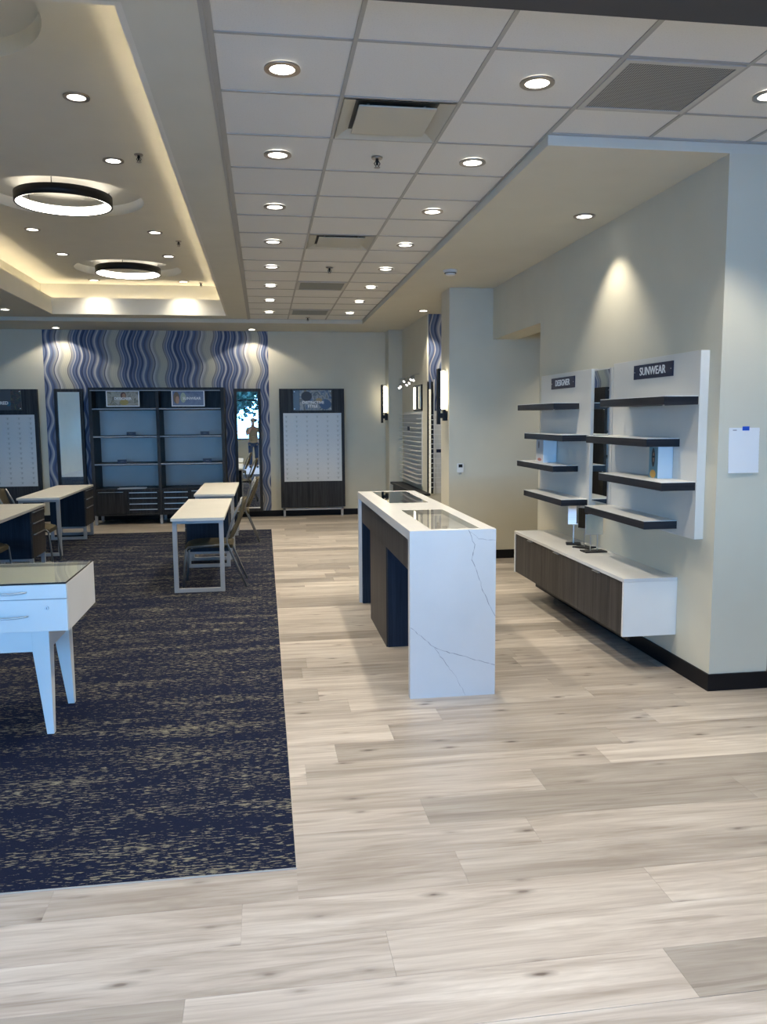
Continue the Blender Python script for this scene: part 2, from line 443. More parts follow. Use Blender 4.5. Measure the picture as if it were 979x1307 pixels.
# ---- walls
SB('wall_back', m_wall, (-7.2, 3.4, YB, YB+0.15, 0, 3.9))
SB('wall_left', m_wall, (-7.2, -7.0, WY, YB, 0, 3.9))
SB('wall_pier_back', m_wall, (2.19, 2.43, 14.2, YB, 0, ZS))
SB('wall_alcove', m_wall, (2.43, 3.3, 12.0, YB, 0, ZS))
SB('wall_alcove_side', m_wall, (3.2, 3.3, 10.04, 12.0, 0, ZS))
SB('wall_middle', m_wall, (2.215, 5.2, 9.6, 10.04, 0, ZS))
SB('wall_right', m_wall, (2.75, 3.145, 4.62, 7.9, 0, ZS))
SB('wall_right_header', m_wall, (2.75, 3.05, 7.9, 9.6, 2.665, ZS))
SB('wall_passage', m_wall, (3.145, 5.2, 7.7, 7.9, 0, ZS), (5.1, 5.2, 7.9, 9.6, 0, ZS))
SB('wall_beyond', m_wall, (3.145, 6.0, 6.2, 6.3, 0, ZS))
SB('wall_right_front', m_wall, (6.0, 6.2, WY, 6.3, 0, 3.9))
BH = 0.108
def base(name, *b): SB(name, m_black_base, *b)
base('baseboard_back', (-7, 2.19, YB-0.012, YB, 0, BH))
base('baseboard_pier', (2.178, 2.19, 14.188, YB, 0, BH), (2.19, 2.43, 14.188, 14.2, 0, BH))
base('baseboard_alcove', (2.418, 2.43, 11.988, 14.188, 0, BH), (2.43, 3.2, 11.988, 12.0, 0, BH))
base('baseboard_middle', (2.203, 4.9, 9.588, 9.6, 0, BH), (2.203, 2.215, 9.6, 10.04, 0, BH))
base('baseboard_right', (2.738, 2.75, 4.608, 7.9, 0, BH), (2.75, 3.157, 4.608, 4.62, 0, BH), (3.145, 3.157, 4.62, 6.2, 0, BH))
base('baseboard_beyond', (3.157, 6.0, 6.188, 6.2, 0, BH))

# ---- storefront behind the camera (seen in the mirrors)
x0, x1, z0, z1 = WIN
SB('wall_front', m_wall, (-7.2, 6.2, WY-0.18, WY, 0, z0), (-7.2, 6.2, WY-0.18, WY, z1, 3.9), (-7.2, x0, WY-0.18, WY, z0, z1), (x1, 6.2, WY-0.18, WY, z0, z1))
wf = SB('window_1', m_black, (x0, x1, WY-0.12, WY-0.04, z0, z0+0.05), (x0, x1, WY-0.12, WY-0.04, z1-0.05, z1), (x0, x1, WY-0.12, WY-0.04, 2.46, 2.51))
n = 7
for i in range(n+1):
    xx = x0 + (x1-x0)*i/n
    B('mullion', m_black, wf, (xx-0.025, xx+0.025, WY-0.12, WY-0.04, z0, z1))
for i in range(n):
    a, b = x0 + (x1-x0)*i/n, x0 + (x1-x0)*(i+1)/n
    for za, zb in ((z0+.05, 2.46), (2.51, z1-.05)):
        bm = bmesh.new(); quad(bm, (a+.025, WY-.08, za), (b-.025, WY-.08, za), (b-.025, WY-.08, zb), (a+.025, WY-.08, zb))
        obj('pane', bm, m_pane, wf)

# ---- ceiling
T = 0.6096; CW = 0.6054; GX = -0.18; GY = 3.016
TX0, TX1, TY0, TY1 = -3.095, -0.535, 3.455, 12.99       # tray opening
GX1 = GX + 3*CW                                          # right edge of the long tiled strip
GYE = GY + 17*T
ceil = SB('ceiling', m_soffit,
          (-7, TX0-.03, 3.18, GYE, ZC, ZC+.09), (TX0-.03, TX1+.03, 3.18, TY0-.03, ZC, ZC+.09), (TX0-.03, TX1+.03, TY1+.03, GYE, ZC, ZC+.09), (TX1+.03, GX, 3.18, GYE, ZC, ZC+.09),
          (-7, 6, WY, 3.18, ZC, ZC+.12), (-7, 6.2, WY, YB, 3.93, 4.0))
# lowered soffit at the back and over the right-hand display
SB('ceiling_soffit', m_soffit, (-7, 3.4, GYE, YB, ZS, ZC+.12), (GX1, 6.0, 4.62, GYE, ZS, ZC+.12))
SB('ceiling_beam', plain('dark_bulkhead', (0.055,0.055,0.06), 0.7), (-0.9, 6, 2.75, 3.18, ZC-0.05, ZC-0.0005))
# tray: fascia, hidden ledge, upper walls, upper ceiling with three round recesses
ZF, ZL, ZT, LD = 3.567, 3.44, 3.80, 0.20
tf = SB('ceiling_fascia', m_tray,
   (TX0-.03, TX0, TY0-.03, TY1+.03, ZC, ZF), (TX1, TX1+.03, TY0-.03, TY1+.03, ZC, ZF), (TX0, TX1, TY0-.03, TY0, ZC, ZF), (TX0, TX1, TY1, TY1+.03, ZC, ZF))
SB('ceiling_ledge', m_tray, (TX0-LD, TX0-.03, TY0-LD, TY1+LD, ZL-.02, ZL), (TX1+.03, TX1+LD, TY0-LD, TY1+LD, ZL-.02, ZL),
   (TX0-.03, TX1+.03, TY0-LD, TY0-.03, ZL-.02, ZL), (TX0-.03, TX1+.03, TY1+.03, TY1+LD, ZL-.02, ZL))
SB('ceiling_tray_wall', m_tray, (TX0-LD-.02, TX0-LD, TY0-LD, TY1+LD, ZL, ZT+.02), (TX1+LD, TX1+LD+.02, TY0-LD, TY1+LD, ZL, ZT+.02),
   (TX0-LD, TX1+LD, TY0-LD-.02, TY0-LD, ZL, ZT+.02), (TX0-LD, TX1+LD, TY1+LD, TY1+LD+.02, ZL, ZT+.02))
TCX = -1.79; DOMES = [(TCX, 4.55), (TCX, 8.22), (TCX, 11.88)]; DR = 0.71
bm = bmesh.new()
hx = 0.9; yy = TY0-LD; ax, bx = TX0-LD, TX1+LD
for cx, cy in DOMES:
    quad(bm, (ax, yy, ZT), (bx, yy, ZT), (bx, cy-hx, ZT), (ax, cy-hx, ZT))
    quad(bm, (ax, cy-hx, ZT), (cx-hx, cy-hx, ZT), (cx-hx, cy+hx, ZT), (ax, cy+hx, ZT))
    quad(bm, (cx+hx, cy-hx, ZT), (bx, cy-hx, ZT), (bx, cy+hx, ZT), (cx+hx, cy+hx, ZT))
    N = 64
    for i in range(N):
        P = []
        for k in (i, i+1):
            t = 2*PI*k/N; c_, s_ = math.cos(t), math.sin(t); m_ = hx/max(abs(c_), abs(s_))
            P.append(((cx+DR*c_, cy+DR*s_), (cx+m_*c_, cy+m_*s_)))
        quad(bm, (*P[0][0], ZT), (*P[0][1], ZT), (*P[1][1], ZT), (*P[1][0], ZT))
        quad(bm, (*P[0][0], ZT), (*P[1][0], ZT), (*P[1][0], ZT+.10), (*P[0][0], ZT+.10))
        bm.faces.new([bm.verts.new(p) for p in ((*P[0][0], ZT+.10), (*P[1][0], ZT+.10), (cx, cy, ZT+.10))])
    yy = cy+hx
quad(bm, (ax, yy, ZT), (bx, yy, ZT), (bx, TY1+LD, ZT), (ax, TY1+LD, ZT))
bmesh.ops.remove_doubles(bm, verts=bm.verts, dist=1e-4)
struct('ceiling_tray', bm, m_tray)
# cove light strips lying on the ledge behind the fascia (real, they light the tray)
cz = 3.462; co = 0.17
cl = thing('cove_light', 'warm strip light hidden on the ledge around the raised tray ceiling', 'light', ((TX0+TX1)/2, (TY0+TY1)/2, ZL))
for nm, b in (('l', (TX0-co-.01, TX0-co+.01, TY0-.1, TY1+.1)), ('r', (TX1+co-.01, TX1+co+.01, TY0-.1, TY1+.1)), ('n', (TX0-.1, TX1+.1, TY0-co-.01, TY0-co+.01)), ('f', (TX0-.1, TX1+.1, TY1+co-.01, TY1+co+.01))):
    B('led_strip', m_cove, cl, (*b, cz-.008, cz+.004))
    B('led_channel', m_tee, cl, (b[0]-.004, b[1]+.004, b[2]-.004, b[3]+.004, ZL, cz-.008))

# ---- suspended tiles and tees
gz = ZC
def colx(i): return GX + CW*i
def rowy(k): return GY + T*k
GR = {(1, 2), (1, 7), (1, 11), (1, 15), (3, 1)}
def tile(xa, xb, ya, yb):
    bm = bmesh.new(); cx, cy = (xa+xb)/2, (ya+yb)/2
    box(bm, xa-cx, xb-cx, ya-cy, yb-cy, 0, 0.015)
    o = obj('ceiling_tile', bm, m_tile, ceil); o.location = (cx, cy, gz+0.005)
for k in range(17):
    for i in range(6):
        ya, yb = rowy(k), rowy(k+1)
        if k == 0: ya = 3.18
        if i > 2:
            if k > 2: continue
            yb = min(yb, 4.62)
            if yb-ya < 0.05: continue
        if (i, k) in GR: continue
        tile(colx(i)+.004, colx(i+1)-.004, ya+.004, yb-.004)
for i in range(7):
    y1_ = GYE if i <= 3 else 4.62
    w = 0.010 if 0 < i < 3 or i > 3 else 0.013
    B('tee_bar', m_tee, ceil, (colx(i)-w, colx(i)+w, 3.18, y1_, gz-0.0005, gz+0.0048))
for k in range(1, 18):
    xe = colx(6) if k <= 2 else GX1
    B('cross_tee', m_tee, ceil, (GX, xe, rowy(k)-.0085, rowy(k)+.0085, gz, gz+0.0045))
B('tee_bar', m_tee, ceil, (GX1, colx(6), 4.60, 4.62, gz-.004, gz+.004))
B('tee_bar', m_tee, ceil, (GX, colx(6), 3.18, 3.20, gz-.004, gz+.004))
SB('ceiling_void', m_soffit, (GX, 6, 3.18, GYE, ZC+.10, ZC+.12))
SB('trim_1', m_tee, (GX-.034, GX-.014, 3.18, GYE, gz-.006, gz))

# ---- recessed downlights
def spot(x, y, z, w, size=98, blend=0.45, col=WARM):
    d = bpy.data.lights.new('lamp', 'SPOT'); d.energy = w; d.spot_size = math.radians(size); d.spot_blend = blend
    d.color = col; d.shadow_soft_size = 0.04
    o = bpy.data.objects.new('lamp', d); COL.objects.link(o); o.location = (x, y, z)
    return o
dl0 = None
def downlight(x, y, z, label, w=1.0, size=98, blend=0.45, dark=False, group=None):
    global dl0
    if dl0 is None:
        t = thing('downlight', label, 'light', (0, 0, 0))
        bm = bmesh.new()
        ring(bm, (0, 0), 0.058, 0.083, -0.008, 0.0); obj('trim_ring', bm, m_nickel, t)
        bm = bmesh.new(); cyl(bm, (0,0,0.004), (0,0,-0.0045), 0.054, 0.058, 32); obj('lens', bm, m_lens, t)
        dl0 = t; t.matrix_basis = Matrix.Translation((x, y, z-0.004)); o = t
    else:
        o = dup(dl0, (x, y, z-0.004), 0, label)
    o['group'] = group or 'recessed downlights'
    spot(x, y, z-0.022, SPOT_W*w, size, blend)
for i in range(8):
    y = rowy(1.5 + 2*i)
    downlight(colx(0.5), y, gz, 'round recessed downlight in the left row of the tiled ceiling, '+ORD[i], group='downlights in the tiled ceiling')
    downlight(colx(2.5), y, gz, 'round recessed downlight in the right row of the tiled ceiling, '+ORD[i], group='downlights in the tiled ceiling')
downlight(colx(4.5), rowy(1.5), gz, 'round recessed downlight at the right edge of the picture, right of the dark return grille', group='downlights in the tiled ceiling')
for i, y in enumerate((5.70, 7.0, 9.53, 10.86, 12.78)):
    downlight(-1.14, y, ZT, 'round recessed downlight on the right side of the tray ceiling, '+ORD[i], w=0.62, size=125, blend=1.0, group='downlights in the tray ceiling')
    downlight(-2.43, y, ZT, 'round recessed downlight on the left side of the tray ceiling, '+ORD[i], w=0.62, size=125, blend=1.0, group='downlights in the tray ceiling')
downlight(2.47, 6.13, ZS, 'recessed downlight in the soffit above the sunwear wall, with a cone of light below', w=0.62, size=94, blend=0.55)
downlight(2.30, 11.62, ZS, 'small recessed downlight in the soffit before the striped paper of the alcove', w=0.9, size=110)
downlight(-3.36, 14.28, ZS, 'recessed downlight in the back soffit above the left wall mirror', w=.45, size=128, blend=0.25)
downlight(-0.16, 14.28, ZS, 'recessed downlight in the back soffit above the right wall mirror', w=.45, size=128, blend=0.25)
downlight(-3.62, 12.5, ZC, 'recessed downlight in the plain ceiling left of the tray', w=0.8)
for x, y in ((-4.6, 4.6), (-4.6, 7.2), (-4.6, 9.9), (3.9, 8.7), (4.6, 2.0)):
    downlight(x, y, ZC if y != 8.7 else ZS, 'recessed downlight outside the picture '+{4.6: 'left of the near tray corner', 7.2: 'left of the middle of the tray', 9.9: 'left of the far part of the tray', 8.7: 'in the passage behind the right wall', 2.0: 'in the near right corner'}[y], w=0.9)
for x, nm in ((-4.4, 'far left'), (-1.6, 'left'), (1.2, 'middle'), (3.4, 'right')):
    for y, nn in ((1.5, 'above the camera'), (-0.9, 'behind the camera')):
        downlight(x, y, ZC, 'recessed downlight '+nn+' outside the picture, '+nm, w=2.1)

# ---- ring pendants in the round recesses
for i, (cx, cy) in enumerate(DOMES):
    lab = ['thin black ring light in the round recess cut off at the upper left corner', 'thin black ring light in the large middle round recess of the tray ceiling',
           'thin black ring light in the farthest and smallest looking round recess'][i]
    if i == 0: continue   # the first recess shows no ring inside the frame
    t = thing('ring_light', lab, 'light', (cx, cy, ZT), group='ring lights in the tray ceiling')
    bm = bmesh.new(); ring(bm, (cx, cy-.05), 0.418, 0.432, ZT-.075, ZT+.012, 72); obj('ring_housing', bm, m_black, t)
    bm = bmesh.new(); ring(bm, (cx, cy-.05), 0.400, 0.4175, ZT-.070, ZT+.008, 72); obj('ring_diffuser', bm, m_ringled, t)
    for a in (0.5, 2.6, 4.7):
        B('hanger', m_black, t, (cx+.425*math.cos(a)-.003, cx+.425*math.cos(a)+.003, cy-.05+.425*math.sin(a)-.003, cy-.05+.425*math.sin(a)+.003, ZT+.012, ZT+.10))

# ---- ceiling fixtures
def diffuser(i, k, label):
    xa, xb, ya, yb = colx(i)+.014, colx(i+1)-.014, rowy(k)+.014, rowy(k+1)-.014
    t = thing('air_diffuser', label, 'vent', ((xa+xb)/2, (ya+yb)/2, gz), group='supply air diffusers')
    bm = bmesh.new()
    w, d = 0.070, 0.030
    o_ = [(xa, ya), (xb, ya), (xb, yb), (xa, yb)]; i_ = [(xa+w, ya+w), (xb-w, ya+w), (xb-w, yb-w), (xa+w, yb-w)]
    for q in range(4):
        r_ = (q+1) % 4
        quad(bm, (*o_[q], gz-.003), (*o_[r_], gz-.003), (*i_[r_], gz+d), (*i_[q], gz+d))
    m2 = plain('enamelled_vent', (0.50,0.49,0.42), 0.5)
    obj('cone', bm, m2, t)
    B('throat', plain('vent_throat', (0.10,0.10,0.09), 0.7), t, (xa+w, xb-w, ya+w, yb-w, gz+d, gz+d+.004))
    B('face_plate', m2, t, (xa+.085, xb-.085, ya+.085, yb-.085, gz-.002, gz+.006), bevel=.002)
    for px, py in ((.15,.15), (-.15,.15), (.15,-.15), (-.15,-.15)):
        cx, cy = (xa+xb)/2+px, (ya+yb)/2+py
        B('hanger', m_tee, t, (cx-.006, cx+.006, cy-.006, cy+.006, gz+.006, gz+d))
diffuser(1, 2, 'large square air diffuser with a dropped plate, nearest the camera')
diffuser(1, 7, 'smaller looking air diffuser with a dropped plate, halfway down the tiled ceiling')
def grille(i, k, label, mat):
    xa, xb, ya, yb = colx(i)+.012, colx(i+1)-.012, rowy(k)+.012, rowy(k+1)-.012
    t = thing('return_grille', label, 'vent', ((xa+xb)/2, (ya+yb)/2, gz), group='return air grilles')
    w = .03
    B('frame', plain('grille_frame', (0.52,0.51,0.47), 0.5), t, (xa, xb, ya, ya+w, gz-.006, gz+.004), (xa, xb, yb-w, yb, gz-.006, gz+.004), (xa, xa+w, ya+w, yb-w, gz-.006, gz+.004), (xb-w, xb, ya+w, yb-w, gz-.006, gz+.004))
    B('perforated_sheet', mat, t, (xa+w, xb-w, ya+w, yb-w, gz-.001, gz+.002))
grille(3, 1, 'dark perforated return air grille at the upper right of the ceiling', m_grille)
m_gr2 = plain('grey_grille', (0.24,0.25,0.23), 0.6)
grille(1, 11, 'grey return air grille deep in the middle strip of tiles', m_gr2)
grille(1, 15, 'grey return air grille farthest away, just before the back soffit', m_gr2)
def sprinkler(x, y, z, label):
    t = thing('fire_sprinkler', label, 'sprinkler', (x, y, z), group='fire sprinklers')
    bm = bmesh.new(); cyl(bm, (x,y,z), (x,y,z-.008), .035, .032, 20); obj('escutcheon', bm, m_nickel, t)
    bm = bmesh.new(); cyl(bm, (x,y,z-.008), (x,y,z-.045), .010, .007, 10)
    tube(bm, [(x-.008,y,z-.02),(x-.018,y,z-.035),(x-.004,y,z-.058)], .003, 6); tube(bm, [(x+.008,y,z-.02),(x+.018,y,z-.035),(x+.004,y,z-.058)], .003, 6)
    obj('frame_arm', bm, m_black, t)
    bm = bmesh.new(); cyl(bm, (x,y,z-.058), (x,y,z-.061), .019, .019, 16); obj('deflector', bm, m_nickel, t)
sprinkler(0.73, rowy(3.5), gz, 'pendent fire sprinkler just beyond the nearest air diffuser')
sprinkler(0.73, rowy(9.5), gz, 'pendent fire sprinkler halfway down the tiled ceiling beyond the second diffuser')
sprinkler(0.73, rowy(16.5), gz, 'pendent fire sprinkler at the far end of the tiled ceiling')
sprinkler(-0.92, 6.84, ZT, 'pendent fire sprinkler on the tray ceiling, nearest')
sprinkler(-0.93, 9.98, ZT, 'pendent fire sprinkler on the tray ceiling beside the farther ring light')
sprinkler(-0.89, 12.9, ZT, 'pendent fire sprinkler on the tray ceiling, farthest')
t = thing('smoke_detector', 'white round smoke detector on the soffit above the grey wall corner', 'smoke detector', (1.97, 8.5, ZS))
bm = bmesh.new(); cyl(bm, (1.97,8.5,ZS), (1.97,8.5,ZS-.018), .075, .075, 32); obj('base', bm, m_white, t)
bm = bmesh.new(); cyl(bm, (1.97,8.5,ZS-.018), (1.97,8.5,ZS-.052), .062, .046, 32); obj('cover', bm, m_white, t)
bm = bmesh.new(); ring(bm, (1.97,8.5), .050, .062, ZS-.034, ZS-.028, 32); obj('sensing_slot', bm, m_black, t)

# ================================================================== QUARTZ ISLAND
IX0, IX1, IY0, IY1, IZ = 0.86, 1.40, 4.78, 7.53, 1.05
t = thing('island_counter', 'tall white veined quartz waterfall counter with dark wood sides standing on the plank floor', 'counter', ((IX0+IX1)/2, (IY0+IY1)/2, 0))
TH = 0.06
# worktop with two rectangular openings for the inset glass
GL = [(1.00, 1.31, 4.84, 5.90), (0.99, 1.31, 6.42, 7.46)]
ys = [IY0, GL[0][2], GL[0][3], GL[1][2], GL[1][3], IY1]
bx = []
for a in range(5):
    ya, yb = ys[a], ys[a+1]
    if a in (1, 3):
        g = GL[a//2]; bx += [(IX0, g[0], ya, yb, IZ-TH, IZ), (g[1], IX1, ya, yb, IZ-TH, IZ)]
    else: bx.append((IX0, IX1, ya, yb, IZ-TH, IZ))
B('worktop', m_quartz, t, *bx)
B('end_panel', m_quartz, t, (IX0, IX1, IY0, IY0+TH, 0, IZ-TH), label='near end panel with thin grey veins')
B('end_panel', m_quartz, t, (IX0, IX1, IY1-TH, IY1, 0, IZ-TH))
for k, g in enumerate(GL):
    w = B('display_well', plain('grey_velvet', (0.50,0.48,0.46), 0.6, var=0.25), t, (g[0], g[1], g[2], g[3], IZ-TH-.005, IZ-.035))
    bm = bmesh.new(); quad(bm, (g[0]+.001, g[2]+.001, IZ+.0004), (g[1]-.001, g[2]+.001, IZ+.0004), (g[1]-.001, g[3]-.001, IZ+.0004), (g[0]+.001, g[3]-.001, IZ+.0004)); obj('glass_inset', bm, m_glass, t)
DX0, DX1 = 0.888, 1.372
B('support_panel', m_taupe, t, (DX0, DX1, 5.945, 6.86, 0, 0.78), label='grey woodgrain centre support block')
B('apron', m_taupe, t, (DX0, DX0+.02, IY0+TH, IY1-TH, 0.772, IZ-TH), (DX1-.02, DX1, IY0+TH, IY1-TH, 0.772, IZ-TH), (DX0+.02, DX1-.02, IY0+TH, IY1-TH, 0.772, 0.79))
B('support_face', m_daytintw, t, (DX0+.012, DX1-.012, 5.937, 5.9449, 0, 0.772))  # thin sheet on the window side, its blue tone paints the daylight
B('side_panel', m_daytintw, t, (DX0, DX1, 7.435, IY1-TH, 0, 0.772))
B('side_panel', m_daytintw, t, (DX0, DX1, IY0+TH, IY0+TH+.02, 0, 0.772))
def vein(pts, w):
    bm = bmesh.new(); rr = random.Random(5); P = []
    for a, b in zip(pts[:-1], pts[1:]):
        n_ = max(2, int(math.hypot(b[0]-a[0], b[1]-a[1])/0.02))
        for i in range(n_): P.append((a[0]+(b[0]-a[0])*i/n_+rr.uniform(-.0035,.0035), a[1]+(b[1]-a[1])*i/n_+rr.uniform(-.0035,.0035)))
    P.append(pts[-1])
    for (ax_, az), (bx_, bz) in zip(P[:-1], P[1:]):
        h_ = w*rr.uniform(.4, 1.1); dx, dz = bx_-ax_, bz-az; L_ = math.hypot(dx, dz) or 1; nx, nz = -dz/L_*h_, dx/L_*h_
        quad(bm, (ax_-nx, IY0-.0006, az-nz), (bx_-nx, IY0-.0006, bz-nz), (bx_+nx, IY0-.0006, bz+nz), (ax_+nx, IY0-.0006, az+nz))
    return bm
for pts, w in (([(1.225,1.045),(1.263,.957),(1.249,.865),(1.299,.736),(1.312,.677),(1.399,.503)], .0022), ([(1.233,1.035),(1.292,.991),(1.398,.98)], .0014),
               ([(.862,.450),(.972,.358),(1.013,.32),(1.13,.275),(1.255,.237),(1.399,.19)], .0024), ([(1.013,.314),(1.089,.21),(1.149,.129),(1.209,.006)], .0016)):
    obj('stone_vein', vein(pts, w), m_vein, t)

# ================================================================== RIGHT DISPLAY WALL
XW = 2.75; XP = 2.69
def wall_panel(y0, y1, z0, z1, label, name):
    t = thing(name, label, 'wall display', (XW, (y0+y1)/2, z0), group='shelf panels on the right wall')
    B('back_board', m_white if False else m_pegwall, t, (XP, XW-.0005, y0, y1, z0, z1), bevel=.002)
    return t
m_pegwall = plain('off_white_laminate', (0.66, 0.655, 0.62), 0.55, var=0.02)
def wall_shelf(t, y0, y1, z, label=None):
    s = B('shelf', m_shelf_edge, t, (2.46, XP, y0, y1, z-.055, z-.004), bevel=.0015, label=label)
    B('shelf_top', m_white, s, (2.462, XP, y0+.002, y1-.002, z-.004, z))
    B('end_face', m_shelf_face, s, (2.4615, XP-.001, y0-.0008, y0+.001, z-.0545, z-.005))
    bm = bmesh.new(); cyl(bm, (2.475, y0+.03, z-.055), (2.475, y0+.03, z-.061), .006, .006, 10); obj('bracket_cap', bm, m_chrome, s)
ts = wall_panel(4.75, 6.02, 0.95, 2.137, 'near wall display panel with SUNWEAR sign and four dark floating shelves', 'sunwear_display')
td = wall_panel(6.45, 7.68, 0.95, 2.125, 'far wall display panel with DESIGNER sign and four dark floating shelves', 'designer_display')
for k, z in enumerate((1.857, 1.588, 1.318, 1.046)):
    a = (4.76, 5.73) if k % 2 == 0 else (4.975, 5.98)
    wall_shelf(ts, *a, z)
    a = (6.70, 7.70) if k % 2 == 0 else (6.48, 7.48)
    wall_shelf(td, *a, z-.004)
def wall_sign(t, y0, y1, z0, z1, text, size):
    s = B('sign', m_navy, t, (XP-.008, XP, y0, y1, z0, z1), label='navy sign reading '+text)
    letters(text, size, face_left(XP-.0085, (y0+y1)/2, (z0+z1)/2), s, bold=.0006)
    bm = bmesh.new()
    for yy_ in (y0+.02, y1-.02): cyl(bm, (XP-.008, yy_, (z0+z1)/2), (XP-.012, yy_, (z0+z1)/2), .004, .004, 8)
    obj('screw', bm, m_chrome, s)
wall_sign(ts, 5.085, 5.656, 1.996, 2.096, 'SUNWEAR', .080)
wall_sign(td, 6.805, 7.378, 1.988, 2.088, 'DESIGNER', .078)
# mirror between the two panels
t = thing('wall_mirror', 'narrow wall mirror between the two shelf panels on the right wall', 'mirror', (XW, 6.24, 1.03))
B('backing', m_pegwall, t, (XW-.045, XW-.0005, 6.06, 6.42, 1.03, 2.115))
B('mirror_glass', m_mirror, t, (XW-.049, XW-.0455, 6.11, 6.41, 1.04, 2.105))
B('edge_trim', m_chrome, t, (XW-.052, XW-.045, 6.098, 6.11, 1.03, 2.115))

# floating cabinet
cx0, cy0, cy1, cz0, cz1 = 2.366, 5.05, 7.46, 0.25, 0.648
t = thing('floating_cabinet', 'long white wall-hung cabinet with grey woodgrain doors below the shelf panels', 'cabinet', (XW, (cy0+cy1)/2, cz0))
B('worktop', m_quartz, t, (cx0, XW-.0005, cy0, cy1, cz1-.025, cz1), bevel=.0015)
B('side_panel', m_white, t, (cx0, XW-.0005, cy0, cy0+.022, cz0, cz1-.0255))
B('side_panel', m_white, t, (cx0, XW-.0005, cy1-.022, cy1, cz0, cz1-.0255))
B('carcass', m_black, t, (cx0+.03, XW-.0005, cy0+.0222, cy1-.0222, cz0+.004, cz1-.03))
B('base_rail', m_black, t, (cx0+.05, cx0+.07, cy0+.03, 6.76, cz0-.035, cz0+.004))
dys = [cy0+.024, 5.30, 5.86, 6.29, 6.70, 7.035, cy1-.024]
dr = []
for k in range(6):
    a, b = dys[k]+.0015, dys[k+1]-.0015
    dr.append(B('door', m_taupe, t, (cx0+.008, cx0+.028, a, b, cz0+.004, cz1-.030), bevel=.001))
for k, yy_ in ((1, 5.515), (3, 6.33), (4, 7.0)):
    B('handle', m_chrome, dr[k], (cx0-.010, cx0+.010, yy_-.055, yy_+.055, cz1-.036, cz1-.031))

# photo cubes on the shelves
def photo_block(x0, x1, y0, y1, z0, z1, label, bg, kind):
    t = thing('photo_block', label, 'display block', ((x0+x1)/2, (y0+y1)/2, z0))
    B('block', m_frost, t, (x0, x1, y0, y1, z0, z1), bevel=.002)
    p_ = B('photo', bg, t, (x0-.0015, x0-.0002, y0+.004, y1-.004, z0+.004, z1-.004))
    ym, h = (y0+y1)/2, z1-z0
    def blob(name, mat, yc, zc, ry, rz, lift=.0022):
        bm = bmesh.new(); n_ = 20
        vs = [bm.verts.new((x0-lift, yc+ry*math.cos(2*PI*i/n_), zc+rz*math.sin(2*PI*i/n_))) for i in range(n_)]
        bm.faces.new(vs); obj(name, bm, mat, p_)
    if kind == 1:
        blob('printed_hair', plain('ink_dark_hair', (0.015,0.012,0.012)), ym, z0+h*.66, .024, h*.30)
        blob('printed_face', plain('ink_skin', (0.30,0.16,0.10)), ym-.004, z0+h*.66, .012, h*.16, .0025)
        blob('printed_top', plain('ink_mustard', (0.55,0.33,0.08)), ym, z0+h*.14, .040, h*.13, .0027)
        blob('printed_glasses', m_black, ym-.002, z0+h*.68, .017, h*.035, .0029)
    else:
        blob('printed_figure', plain('ink_figure', (0.05,0.02,0.025)), ym+.02, z0+h*.78, .014, h*.17)
        blob('printed_flowers', plain('ink_red', (0.40,0.14,0.11)), ym+.0, z0+h*.12, .055, h*.07)
photo_block(2.583, 2.688, 5.05, 5.18, 1.318, 1.530, 'photo block of a person in a mustard top on the near shelf panel', plain('ink_teal', (0.10,0.25,0.33), 0.4, var=.1), 1)
photo_block(2.552, 2.680, 7.20, 7.40, 1.314, 1.523, 'pale photo block with red print on the far shelf panel', plain('ink_pale', (0.55,0.55,0.56), 0.4, var=.15), 2)

# counter mirrors on the cabinet
def counter_mirror(x, y, ang, zc, w, h, label, stems):
    z0 = cz1
    t = thing('counter_mirror', label, 'mirror', (x, y, z0), rot=(0, 0, ang), group='small mirrors on the floating cabinet')
    Mw = t.matrix_basis.copy()
    def part(name, mat, *b, **k):
        bm = bmesh.new()
        for q in b: box(bm, *q)
        bmesh.ops.transform(bm, matrix=Mw, verts=bm.verts)
        return obj(name, bm, mat, t, **k)
    part('base', m_black, (-w*.62, w*.62, -.06, .06, 0, .010), bevel=.002)
    for s_ in stems:
        part('stem', m_chrome, (s_-.003, s_+.003, -.003, .003, .010, zc-z0-h/2+.01))
    g = part('frame', m_metal, (-w/2, w/2, -.004, .004, zc-z0-h/2, zc-z0+h/2), bevel=.001)
    part('mirror_glass', m_mirror, (-w/2+.003, w/2-.003, -.0052, -.0042, zc-z0-h/2+.003, zc-z0+h/2-.003))
counter_mirror(2.605, 6.56, -0.33, 0.905, .100, .175, 'left counter mirror showing blue window light', (.0,))
counter_mirror(2.622, 6.36, -0.95, 0.895, .125, .175, 'middle counter mirror turned edge-on between the other two', (.0,))
counter_mirror(2.615, 6.15, 0.02, 0.870, .150, .165, 'right counter mirror, pale and square to the camera', (-.03, .03))

